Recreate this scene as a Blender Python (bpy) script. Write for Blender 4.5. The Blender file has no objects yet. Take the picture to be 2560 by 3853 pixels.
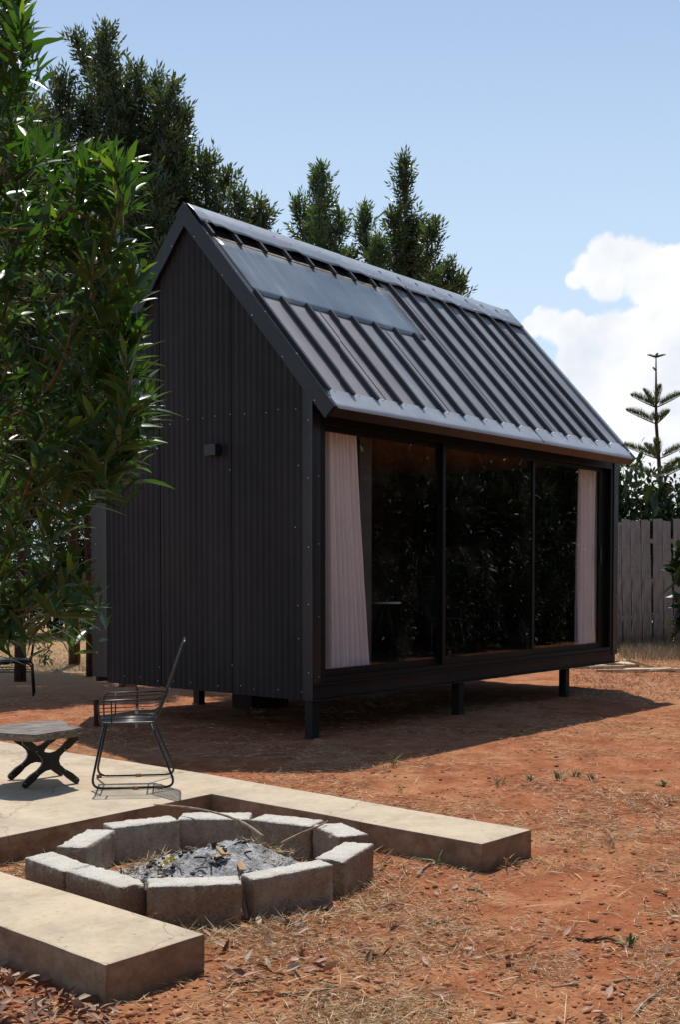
import bpy, bmesh, math, random
import numpy as np
from mathutils import Vector, Matrix, noise as mnoise

random.seed(7)
rng = np.random.default_rng(7)
sc = bpy.context.scene
COL = sc.collection
R = math.radians

# ------------------------------------------------------------------ camera
F_PX, CY_PX, W_PX, H_PX = 4379.44, 2345.57, 2560.0, 3853.0
CAM = np.array([-7.846713, -6.763002, 1.474726])
FWD = np.array([0.77209011, 0.63414052, -0.04174522])
RGT = np.array([0.63468134, -0.77277387, -0.00038425])
UPV = np.array([0.03250328, 0.02619824, 0.99912821])
cd = bpy.data.cameras.new('camera')
cam = bpy.data.objects.new('camera', cd)
COL.objects.link(cam)
cam.matrix_world = Matrix(((RGT[0], UPV[0], -FWD[0], CAM[0]), (RGT[1], UPV[1], -FWD[1], CAM[1]),
                           (RGT[2], UPV[2], -FWD[2], CAM[2]), (0, 0, 0, 1)))
cd.sensor_fit = 'VERTICAL'
cd.sensor_height = 36.0
cd.lens = F_PX / H_PX * 36.0
cd.shift_y = (CY_PX - H_PX / 2) / H_PX
cd.clip_start = 0.1
cd.clip_end = 2000
sc.camera = cam
sc.render.resolution_x, sc.render.resolution_y = 681, 1024


def ray(u, v):
    d = FWD + (u - W_PX / 2) / F_PX * RGT - (v - CY_PX) / F_PX * UPV
    return d


def gp(u, v, z=0.0):                 # measured photo point -> place on a horizontal plane
    d = ray(u, v)
    t = (z - CAM[2]) / d[2]
    return CAM + t * d


def dp(u, v, depth):                 # measured photo point at a surveyed depth
    return CAM + ray(u, v) * depth


# ------------------------------------------------------------------ world, sun, exposure
SUN_DIR = Vector((0.385, 0.360, 1.0)).normalized()      # towards the sun
SUN_EL = math.asin(SUN_DIR.z)
SUN_AZ = math.atan2(SUN_DIR.x, SUN_DIR.y)
world = bpy.data.worlds.new('World')
sc.world = world
world.use_nodes = True
wn, wl = world.node_tree.nodes, world.node_tree.links
wn.clear()


def wnode(t, **kw):
    n = wn.new(t)
    for k, v in kw.items():
        setattr(n, k, v)
    return n


w_out = wnode('ShaderNodeOutputWorld')
sky = wnode('ShaderNodeTexSky', sky_type='NISHITA', sun_disc=False)
sky.sun_elevation = SUN_EL
sky.sun_rotation = SUN_AZ
sky.altitude = 0
sky.air_density = 1.2
sky.dust_density = 0.5
sky.ozone_density = 2.4
bg_sky = wnode('ShaderNodeBackground')
bg_sky.inputs['Strength'].default_value = 0.097
wl.new(sky.outputs[0], bg_sky.inputs['Color'])
geo = wnode('ShaderNodeTexCoord')
fbm = wnode('ShaderNodeTexNoise')
fbm.inputs['Scale'].default_value = 17.0
fbm.inputs['Detail'].default_value = 9.0
fbm.inputs['Roughness'].default_value = 0.58
wl.new(geo.outputs['Generated'], fbm.inputs['Vector'])
PUFFS = [((2170, 1050), .010), ((2215, 1015), .017), ((2285, 985), .021), ((2360, 990), .023), ((2440, 1000), .024), ((2520, 1020), .025), ((2610, 1040), .032), ((2300, 1040), .022), ((2420, 1050), .022),
         ((2010, 1235), .010), ((2070, 1220), .016), ((2140, 1250), .018), ((2230, 1285), .020), ((2310, 1275), .022), ((2395, 1270), .026), ((2480, 1255), .030), ((2570, 1215), .032), ((2680, 1215), .045),
         ((2170, 1340), .018), ((2260, 1355), .028), ((2360, 1340), .040), ((2480, 1340), .046), ((2600, 1350), .055), ((2320, 1450), .034), ((2430, 1480), .050), ((2560, 1500), .065),
         ((2200, 1450), .012), ((2260, 1530), .024), ((2350, 1600), .045), ((2470, 1640), .06), ((2600, 1680), .08), ((2400, 1760), .06), ((2530, 1830), .08), ((2330, 1700), .045), ((2850, 1400), .08)]
acc = None
for (u, v), rad in PUFFS:
    d = ray(u, v)
    d = d / np.linalg.norm(d)
    n = wnode('ShaderNodeVectorMath', operation='DISTANCE')
    n.inputs[1].default_value = tuple(d)
    wl.new(geo.outputs['Generated'], n.inputs[0])
    m = wnode('ShaderNodeMapRange')
    m.inputs['From Min'].default_value = rad * 1.28
    m.inputs['From Max'].default_value = rad * 0.35
    wl.new(n.outputs['Value'], m.inputs['Value'])
    if acc is None:
        acc = m.outputs[0]
    else:
        mx = wnode('ShaderNodeMath', operation='MAXIMUM')
        wl.new(acc, mx.inputs[0])
        wl.new(m.outputs[0], mx.inputs[1])
        acc = mx.outputs[0]
nz = wnode('ShaderNodeMath', operation='MULTIPLY_ADD')
nz.inputs[1].default_value = 2.5
nz.inputs[2].default_value = -1.25
wl.new(fbm.outputs['Fac'], nz.inputs[0])
near = wnode('ShaderNodeMath', operation='MULTIPLY', use_clamp=True)
near.inputs[1].default_value = 4.0
wl.new(acc, near.inputs[0])
nzz = wnode('ShaderNodeMath', operation='MULTIPLY')
wl.new(near.outputs[0], nzz.inputs[0])
wl.new(nz.outputs[0], nzz.inputs[1])
ad = wnode('ShaderNodeMath', operation='ADD')
wl.new(acc, ad.inputs[0])
wl.new(nzz.outputs[0], ad.inputs[1])
cr = wnode('ShaderNodeMapRange', interpolation_type='SMOOTHSTEP')
cr.inputs['From Min'].default_value = 0.26
cr.inputs['From Max'].default_value = 0.60
wl.new(ad.outputs[0], cr.inputs['Value'])
fb2 = wnode('ShaderNodeTexNoise')
fb2.inputs['Scale'].default_value = 14.0
fb2.inputs['Detail'].default_value = 6.0
wl.new(geo.outputs['Generated'], fb2.inputs['Vector'])
crc = wnode('ShaderNodeValToRGB')
crc.color_ramp.elements[0].position = 0.35
crc.color_ramp.elements[0].color = (0.76, 0.81, 0.89, 1)
crc.color_ramp.elements[1].position = 0.58
crc.color_ramp.elements[1].color = (1.0, 1.0, 1.0, 1)
wl.new(fb2.outputs['Fac'], crc.inputs['Fac'])
bg_cl = wnode('ShaderNodeBackground')
bg_cl.inputs['Strength'].default_value = 0.88
wl.new(crc.outputs[0], bg_cl.inputs['Color'])
mixw = wnode('ShaderNodeMixShader')
wl.new(cr.outputs[0], mixw.inputs['Fac'])
# paler air towards the horizon
spz = wnode('ShaderNodeSeparateXYZ')
wl.new(geo.outputs['Generated'], spz.inputs[0])
hz = wnode('ShaderNodeMapRange', interpolation_type='SMOOTHSTEP')
hz.inputs['From Min'].default_value = 0.62
hz.inputs['From Max'].default_value = 0.10
hz.inputs['To Max'].default_value = 0.8
wl.new(spz.outputs['Z'], hz.inputs['Value'])
bg_hz = wnode('ShaderNodeBackground')
bg_hz.inputs['Color'].default_value = (0.60, 0.74, 0.895, 1)
bg_hz.inputs['Strength'].default_value = 0.98
mixh = wnode('ShaderNodeMixShader')
wl.new(hz.outputs[0], mixh.inputs['Fac'])
wl.new(bg_sky.outputs[0], mixh.inputs[1])
wl.new(bg_hz.outputs[0], mixh.inputs[2])
wl.new(mixh.outputs[0], mixw.inputs[1])
wl.new(bg_cl.outputs[0], mixw.inputs[2])
wl.new(mixw.outputs[0], w_out.inputs['Surface'])

sd = bpy.data.lights.new('sun', 'SUN')
sd.energy = 4.05
sd.angle = R(0.53)
sd.color = (1.0, 0.955, 0.89)
sun = bpy.data.objects.new('sun', sd)
COL.objects.link(sun)
sun.rotation_euler = SUN_DIR.to_track_quat('Z', 'Y').to_euler()

sc.view_settings.view_transform = 'Standard'
sc.view_settings.look = 'None'
sc.view_settings.exposure = 0.25
sc.view_settings.gamma = 1.0
sc.render.engine = 'CYCLES'
sc.cycles.max_bounces = 8
sc.cycles.transparent_max_bounces = 16
sc.cycles.use_denoising = True


# ------------------------------------------------------------------ materials
class M:
    def __init__(self, name):
        self.m = bpy.data.materials.new(name)
        self.m.use_nodes = True
        self.n, self.l = self.m.node_tree.nodes, self.m.node_tree.links
        self.b = self.n['Principled BSDF']

    def new(self, t, **kw):
        n = self.n.new(t)
        for k, v in kw.items():
            setattr(n, k, v)
        return n

    def link(self, a, b):
        self.l.new(a, b)

    def setp(self, **kw):
        for k, v in kw.items():
            self.b.inputs[k.replace('_', ' ')].default_value = v
        return self

    def coord(self, scale=(1, 1, 1)):
        if not hasattr(self, '_tc'):
            self._tc = self.new('ShaderNodeTexCoord')
        mp = self.new('ShaderNodeMapping')
        mp.inputs['Scale'].default_value = scale
        self.link(self._tc.outputs['Object'], mp.inputs['Vector'])
        return mp.outputs[0]

    def noise(self, scale, detail=4, rough=0.55, vec=None, dist=0.0):
        n = self.new('ShaderNodeTexNoise')
        n.inputs['Scale'].default_value = scale
        n.inputs['Detail'].default_value = detail
        n.inputs['Roughness'].default_value = rough
        n.inputs['Distortion'].default_value = dist
        self.link(vec if vec is not None else self.coord(), n.inputs['Vector'])
        return n.outputs['Fac']

    def ramp(self, fac, stops):
        n = self.new('ShaderNodeValToRGB')
        el = n.color_ramp.elements
        while len(el) < len(stops):
            el.new(0.5)
        for e, (p, c) in zip(el, stops):
            e.position = p
            e.color = (c[0], c[1], c[2], 1) if not isinstance(c, (int, float)) else (c, c, c, 1)
        self.link(fac, n.inputs['Fac'])
        return n.outputs['Color']

    def mix(self, fac, a, b, mode='MIX'):
        n = self.new('ShaderNodeMix', data_type='RGBA', blend_type=mode)
        for s, i in ((fac, 0), (a, 6), (b, 7)):
            if isinstance(s, (int, float)):
                n.inputs[i].default_value = s
            elif isinstance(s, tuple):
                n.inputs[i].default_value = (*s, 1)
            else:
                self.link(s, n.inputs[i])
        return n.outputs[2]

    def math(self, op, a, b=None, clamp=False):
        n = self.new('ShaderNodeMath', operation=op, use_clamp=clamp)
        for s, i in ((a, 0), (b, 1)):
            if s is None:
                continue
            if isinstance(s, (int, float)):
                n.inputs[i].default_value = s
            else:
                self.link(s, n.inputs[i])
        return n.outputs[0]

    def color(self, c):
        if isinstance(c, tuple):
            self.b.inputs['Base Color'].default_value = (*c, 1)
        else:
            self.link(c, self.b.inputs['Base Color'])
        return self

    def rough(self, r):
        if isinstance(r, (int, float)):
            self.b.inputs['Roughness'].default_value = r
        else:
            self.link(r, self.b.inputs['Roughness'])
        return self

    def bump(self, h, strength=0.4, dist=0.02):
        n = self.new('ShaderNodeBump')
        n.inputs['Strength'].default_value = strength
        n.inputs['Distance'].default_value = dist
        self.link(h, n.inputs['Height'])
        self.link(n.outputs[0], self.b.inputs['Normal'])
        return self


def mat_ground():
    m = M('red_soil')
    big = m.noise(0.55, 5, 0.6)
    mid = m.noise(3.2, 6, 0.65)
    fine = m.noise(38, 5, 0.7)
    vfine = m.noise(160, 3, 0.7)
    base = m.ramp(mid, [(0.28, (0.195, 0.066, 0.030)), (0.5, (0.315, 0.112, 0.050)), (0.74, (0.43, 0.185, 0.092))])
    # straw-covered patches
    straw = m.ramp(fine, [(0.35, (0.26, 0.145, 0.062)), (0.62, (0.52, 0.345, 0.18))])
    pm = m.math('ADD', m.math('MULTIPLY', big, 0.62), m.math('MULTIPLY', mid, 0.42))
    pm = m.ramp(pm, [(0.48, 0.0), (0.68, 0.5)])
    # lawn of dry grass further back
    sep = m.new('ShaderNodeSeparateXYZ')
    m.link(m.coord(), sep.inputs[0])
    far = m.math('ADD', sep.outputs['Y'], m.math('MULTIPLY', sep.outputs['X'], 0.36))
    far = m.math('ADD', far, m.math('MULTIPLY', mid, 2.0))
    lawn = m.new('ShaderNodeMapRange')
    lawn.inputs['From Min'].default_value = 4.6
    lawn.inputs['From Max'].default_value = 9.8
    m.link(far, lawn.inputs['Value'])
    pm = m.math('MAXIMUM', pm, m.math('MULTIPLY', lawn.outputs[0], 0.88))
    c = m.mix(pm, base, straw)
    spk = m.ramp(fine, [(0.28, (0.62, 0.56, 0.52)), (0.45, (1, 1, 1)), (0.7, (1.12, 1.1, 1.06))])
    c = m.mix(0.8, c, spk, 'MULTIPLY')
    spk2 = m.ramp(vfine, [(0.3, (0.72, 0.68, 0.66)), (0.5, (1, 1, 1)), (0.75, (1.2, 1.16, 1.1))])
    c = m.mix(0.7, c, spk2, 'MULTIPLY')
    m.color(c).rough(1.0).setp(Specular_IOR_Level=0.12)
    h = m.math('ADD', m.math('MULTIPLY', fine, 0.7), m.math('MULTIPLY', vfine, 0.35))
    h = m.math('ADD', h, m.math('MULTIPLY', m.noise(11, 5, 0.65), 0.9))
    m.bump(h, 0.6, 0.022)
    return m.m


def mat_concrete():
    m = M('cast_concrete')
    a = m.noise(2.1, 9, 0.68, dist=0.3)
    b = m.noise(26, 5, 0.65)
    st = m.noise(4.2, 9, 0.72, vec=m.coord((0.85, 1.15, 1)), dist=0.3)
    c = m.ramp(a, [(0.28, (0.37, 0.305, 0.225)), (0.45, (0.48, 0.395, 0.29)), (0.6, (0.545, 0.445, 0.32)), (0.75, (0.50, 0.38, 0.25))])
    c = m.mix(0.5, c, m.ramp(st, [(0.36, (0.66, 0.65, 0.63)), (0.52, (1, 1, 1))]), 'MULTIPLY')
    c = m.mix(0.6, c, m.ramp(b, [(0.3, (0.84, 0.82, 0.8)), (0.5, (1, 1, 1)), (0.75, (1.07, 1.06, 1.04))]), 'MULTIPLY')
    # splashed mud on the vertical faces
    ge = m.new('ShaderNodeNewGeometry')
    sp = m.new('ShaderNodeSeparateXYZ')
    m.link(ge.outputs['True Normal'], sp.inputs[0])
    side = m.math('LESS_THAN', sp.outputs['Z'], 0.6)
    mud = m.math('MULTIPLY', side, m.ramp(m.noise(7, 6, 0.65, vec=m.coord((1, 1, 1.6))), [(0.3, 0.35), (0.62, 0.95)]))
    c = m.mix(mud, c, m.ramp(m.noise(19, 4), [(0.3, (0.165, 0.108, 0.068)), (0.7, (0.29, 0.18, 0.108))]))
    pit = m.ramp(m.noise(130, 2, 0.5), [(0.24, 0.0), (0.29, 1.0)])
    gr = m.noise(210, 3, 0.7)
    c = m.mix(0.45, c, m.ramp(gr, [(0.3, (0.78, 0.77, 0.75)), (0.5, (1, 1, 1)), (0.7, (1.1, 1.1, 1.08))]), 'MULTIPLY')
    dirt = m.ramp(m.noise(1.3, 10, 0.75), [(0.50, 0.0), (0.66, 0.62)])
    vo = m.new('ShaderNodeTexVoronoi', feature='DISTANCE_TO_EDGE')
    vo.inputs['Scale'].default_value = 0.75
    wv = m.new('ShaderNodeVectorMath', operation='ADD')
    nv = m.new('ShaderNodeTexNoise')
    nv.inputs['Scale'].default_value = 4.0
    nv.inputs['Detail'].default_value = 6
    m.link(m.coord(), nv.inputs['Vector'])
    sc_ = m.new('ShaderNodeVectorMath', operation='SCALE')
    sc_.inputs['Scale'].default_value = 0.35
    m.link(nv.outputs['Color'], sc_.inputs[0])
    m.link(m.coord(), wv.inputs[0])
    m.link(sc_.outputs[0], wv.inputs[1])
    m.link(wv.outputs[0], vo.inputs['Vector'])
    c = m.mix(m.ramp(vo.outputs['Distance'], [(0.0, 0.75), (0.0045, 0.0)]), c, (0.20, 0.15, 0.10))      # hairline cracks
    c = m.mix(dirt, c, (0.36, 0.25, 0.155))
    c = m.mix(0.5, c, m.mix(pit, (0.45, 0.4, 0.35), (1, 1, 1)), 'MULTIPLY')
    m.color(c).rough(0.88).setp(Specular_IOR_Level=0.2)
    m.bump(m.math('ADD', m.math('MULTIPLY', b, 0.5), m.math('MULTIPLY', a, 0.6)), 0.35, 0.012)
    return m.m


def mat_block():
    m = M('concrete_block')
    v = m.new('ShaderNodeTexVoronoi')
    v.inputs['Scale'].default_value = 130
    m.link(m.coord(), v.inputs['Vector'])
    a = m.noise(7, 6, 0.6)
    f = m.noise(85, 4, 0.7)
    c = m.ramp(a, [(0.3, (0.46, 0.43, 0.38)), (0.65, (0.62, 0.58, 0.515))])
    c = m.mix(0.5, c, m.ramp(f, [(0.3, (0.5, 0.48, 0.46)), (0.48, (1, 1, 1)), (0.72, (1.25, 1.24, 1.2))]), 'MULTIPLY')
    ge = m.new('ShaderNodeNewGeometry')
    sp = m.new('ShaderNodeSeparateXYZ')
    m.link(ge.outputs['True Normal'], sp.inputs[0])
    side = m.ramp(sp.outputs['Z'], [(0.3, 1.0), (0.75, 0.0)])
    oi = m.new('ShaderNodeObjectInfo')
    mudn = m.math('ADD', m.noise(9, 6, 0.65), m.math('MULTIPLY', oi.outputs['Random'], 0.3))
    mud = m.math('MULTIPLY', side, m.ramp(mudn, [(0.34, 0.35), (0.72, 0.95)]))
    c = m.mix(mud, c, m.ramp(f, [(0.3, (0.165, 0.112, 0.077)), (0.7, (0.36, 0.245, 0.165))]))
    red = m.math('MULTIPLY', m.math('SUBTRACT', 1.0, side), m.ramp(m.noise(12, 4), [(0.6, 0.0), (0.74, 0.6)]))
    c = m.mix(red, c, (0.36, 0.2, 0.11))
    m.color(c).rough(0.97).setp(Specular_IOR_Level=0.12)
    h = m.math('ADD', m.math('MULTIPLY', v.outputs['Distance'], 0.55), f)
    m.bump(h, 0.65, 0.010)
    return m.m


def mat_metal(name, col, rough, spec=0.5, metal=0.0, streak=None, dust=0.0, bumpy=0.0, old=False):
    m = M(name)
    a = m.noise(1.7, 6, 0.6)
    c = m.ramp(a, [(0.3, tuple(x * 0.82 for x in col)), (0.7, tuple(x * 1.15 for x in col))])
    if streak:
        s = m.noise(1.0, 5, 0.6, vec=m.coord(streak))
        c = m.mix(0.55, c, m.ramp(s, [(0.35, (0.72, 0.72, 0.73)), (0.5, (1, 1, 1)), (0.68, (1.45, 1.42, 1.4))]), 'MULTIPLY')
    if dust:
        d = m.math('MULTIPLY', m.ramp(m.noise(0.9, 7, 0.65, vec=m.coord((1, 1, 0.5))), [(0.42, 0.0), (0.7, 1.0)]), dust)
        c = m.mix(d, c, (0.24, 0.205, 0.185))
    if old:                                   # the first sheets are older stock, weathered to a brownish grey
        sep = m.new('ShaderNodeSeparateXYZ')
        m.link(m.coord(), sep.inputs[0])
        c = m.mix(m.math('MULTIPLY', m.math('LESS_THAN', sep.outputs['X'], 1.49), 0.75), c, m.ramp(a, [(0.3, (0.29, 0.25, 0.235)), (0.7, (0.38, 0.335, 0.32))]))
    m.color(c).setp(Specular_IOR_Level=spec, Metallic=metal)
    m.rough(m.math('ADD', m.math('MULTIPLY', m.noise(6, 4), 0.22), rough - 0.11))
    if bumpy:
        m.bump(m.noise(2.2, 3), bumpy, 0.02)
    return m.m


def mat_plain(name, col, rough=0.6, var=0.15, scale=9, spec=0.4, bumps=0.0, stretch=None, metal=0.0):
    m = M(name)
    n = m.noise(scale, 5, 0.6, vec=m.coord(stretch) if stretch else None)
    c = m.ramp(n, [(0.28, tuple(x * (1 - 2 * var) for x in col)), (0.72, tuple(min(1, x * (1 + 2 * var)) for x in col))])
    m.color(c).rough(rough).setp(Specular_IOR_Level=spec, Metallic=metal)
    if bumps:
        m.bump(n, bumps, 0.01)
    return m.m


def mat_leaf(name, dark, light, young, trans=0.3, rough=0.35, spec=0.5):
    m = M(name)
    at = m.new('ShaderNodeAttribute', attribute_name='rnd')
    c = m.ramp(at.outputs['Fac'], [(0.0, dark), (0.62, light), (0.88, light), (1.0, young)])
    m.color(c).rough(rough).setp(Specular_IOR_Level=spec)
    tr = m.new('ShaderNodeBsdfTranslucent')
    tc = m.mix(1.0, c, (1.5, 1.75, 0.55), 'MULTIPLY')
    m.link(tc, tr.inputs['Color'])
    mx = m.new('ShaderNodeMixShader')
    mx.inputs['Fac'].default_value = trans
    m.link(m.b.outputs[0], mx.inputs[1])
    m.link(tr.outputs[0], mx.inputs[2])
    m.link(mx.outputs[0], m.n['Material Output'].inputs['Surface'])
    return m.m


def mat_attr(name, stops, rough=0.9, spec=0.2):
    m = M(name)
    at = m.new('ShaderNodeAttribute', attribute_name='rnd')
    m.color(m.ramp(at.outputs['Fac'], stops)).rough(rough).setp(Specular_IOR_Level=spec)
    return m.m


def mat_glass():
    m = M('window_glass')
    n, l = m.n, m.l
    tr = m.new('ShaderNodeBsdfTransparent')
    tr.inputs['Color'].default_value = (0.97, 0.975, 0.975, 1)
    gl = m.new('ShaderNodeBsdfGlossy')
    gl.inputs['Roughness'].default_value = 0.0
    fr = m.new('ShaderNodeFresnel')
    fr.inputs['IOR'].default_value = 1.52
    ge = m.new('ShaderNodeNewGeometry')
    fac = m.math('MULTIPLY', m.math('MULTIPLY', fr.outputs[0], 1.15, True), m.math('SUBTRACT', 1.0, ge.outputs['Backfacing']), True)
    # thin film of dust on the pane
    df = m.new('ShaderNodeBsdfDiffuse')
    df.inputs['Color'].default_value = (0.5, 0.48, 0.45, 1)
    dm = m.math('MULTIPLY', m.ramp(m.noise(2.2, 7, 0.7), [(0.5, 0.0), (0.75, 1.0)]), 0.035)
    mx0 = m.new('ShaderNodeMixShader')
    m.link(dm, mx0.inputs['Fac'])
    m.link(tr.outputs[0], mx0.inputs[1])
    m.link(df.outputs[0], mx0.inputs[2])
    mx = m.new('ShaderNodeMixShader')
    m.link(fac, mx.inputs['Fac'])
    m.link(mx0.outputs[0], mx.inputs[1])
    m.link(gl.outputs[0], mx.inputs[2])
    m.link(mx.outputs[0], n['Material Output'].inputs['Surface'])
    return m.m


def mat_curtain():
    m = M('curtain_cloth')
    wv = m.noise(160, 2, 0.5, vec=m.coord((1, 1, 0.3)))
    m.color(m.ramp(wv, [(0.3, (0.84, 0.81, 0.80)), (0.7, (0.92, 0.90, 0.89))])).rough(0.95).setp(Specular_IOR_Level=0.1)
    tr = m.new('ShaderNodeBsdfTranslucent')
    tr.inputs['Color'].default_value = (0.7, 0.64, 0.62, 1)
    mx = m.new('ShaderNodeMixShader')
    mx.inputs['Fac'].default_value = 0.03
    m.link(m.b.outputs[0], mx.inputs[1])
    m.link(tr.outputs[0], mx.inputs[2])
    m.link(mx.outputs[0], m.n['Material Output'].inputs['Surface'])
    return m.m


def mat_skylight():
    m = M('skylight_sheet')
    s = m.noise(1.0, 5, 0.62, vec=m.coord((9, 0.55, 0.55)))
    b = m.noise(0.9, 6, 0.6)
    f = m.noise(60, 3, 0.6)
    c = m.ramp(b, [(0.3, (0.10, 0.12, 0.145)), (0.7, (0.22, 0.265, 0.285))])
    c = m.mix(0.5, c, m.ramp(s, [(0.42, (0.85, 0.86, 0.88)), (0.55, (1, 1, 1)), (0.72, (2.3, 2.2, 2.1))]), 'MULTIPLY')
    c = m.mix(0.4, c, m.ramp(f, [(0.4, (0.9, 0.9, 0.9)), (0.75, (1.25, 1.25, 1.25))]), 'MULTIPLY')
    m.color(c).setp(Specular_IOR_Level=0.6)
    m.rough(m.math('ADD', m.math('MULTIPLY', b, 0.3), 0.16))
    m.bump(m.noise(1.6, 2), 0.12, 0.02)
    return m.m


def mat_planks():
    m = M('weathered_fence_wood')
    oi = m.new('ShaderNodeObjectInfo')
    g = m.noise(6, 6, 0.65, vec=m.coord((4, 4, 0.35)))
    k = m.noise(30, 4, 0.7, vec=m.coord((3, 3, 0.6)))
    c = m.ramp(g, [(0.32, (0.15, 0.137, 0.125)), (0.5, (0.33, 0.305, 0.28)), (0.7, (0.45, 0.42, 0.385))])
    c = m.mix(0.6, c, m.ramp(k, [(0.35, (0.7, 0.68, 0.66)), (0.6, (1.1, 1.1, 1.1))]), 'MULTIPLY')
    c = m.mix(m.math('MULTIPLY', oi.outputs['Random'], 0.35), c, (0.40, 0.36, 0.33))
    sep = m.new('ShaderNodeSeparateXYZ')
    m.link(m.coord(), sep.inputs[0])
    spl = m.math('ADD', sep.outputs['Z'], m.math('MULTIPLY', m.noise(8, 5), 0.7))
    spl = m.ramp(spl, [(0.45, 0.75), (0.95, 0.0)])
    c = m.mix(spl, c, (0.17, 0.075, 0.04))        # red mud splashed on the plank feet
    m.color(c).rough(0.95).setp(Specular_IOR_Level=0.12)
    m.bump(m.math('ADD', g, m.math('MULTIPLY', k, 0.5)), 0.5, 0.015)
    return m.m


def mat_ash():
    m = M('wood_ash')
    a = m.noise(9, 7, 0.7, dist=0.6)
    f = m.noise(75, 4, 0.75)
    c = m.ramp(a, [(0.33, (0.05, 0.05, 0.054)), (0.42, (0.33, 0.325, 0.33)), (0.56, (0.60, 0.59, 0.58))])
    c = m.mix(0.8, c, m.ramp(f, [(0.32, (0.35, 0.35, 0.37)), (0.5, (1, 1, 1)), (0.7, (1.35, 1.33, 1.3))]), 'MULTIPLY')
    m.color(c).rough(1.0).setp(Specular_IOR_Level=0.1)
    m.bump(m.math('ADD', a, f), 0.9, 0.025)
    return m.m


def mat_driftwood():
    m = M('grey_weathered_wood')
    g = m.noise(3.0, 7, 0.65, vec=m.coord((2.2, 14, 14)), dist=1.2)
    c = m.ramp(g, [(0.3, (0.045, 0.036, 0.030)), (0.5, (0.17, 0.145, 0.125)), (0.66, (0.30, 0.265, 0.235))])
    m.color(c).rough(0.85).setp(Specular_IOR_Level=0.2)
    m.bump(g, 0.5, 0.008)
    return m.m


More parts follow.
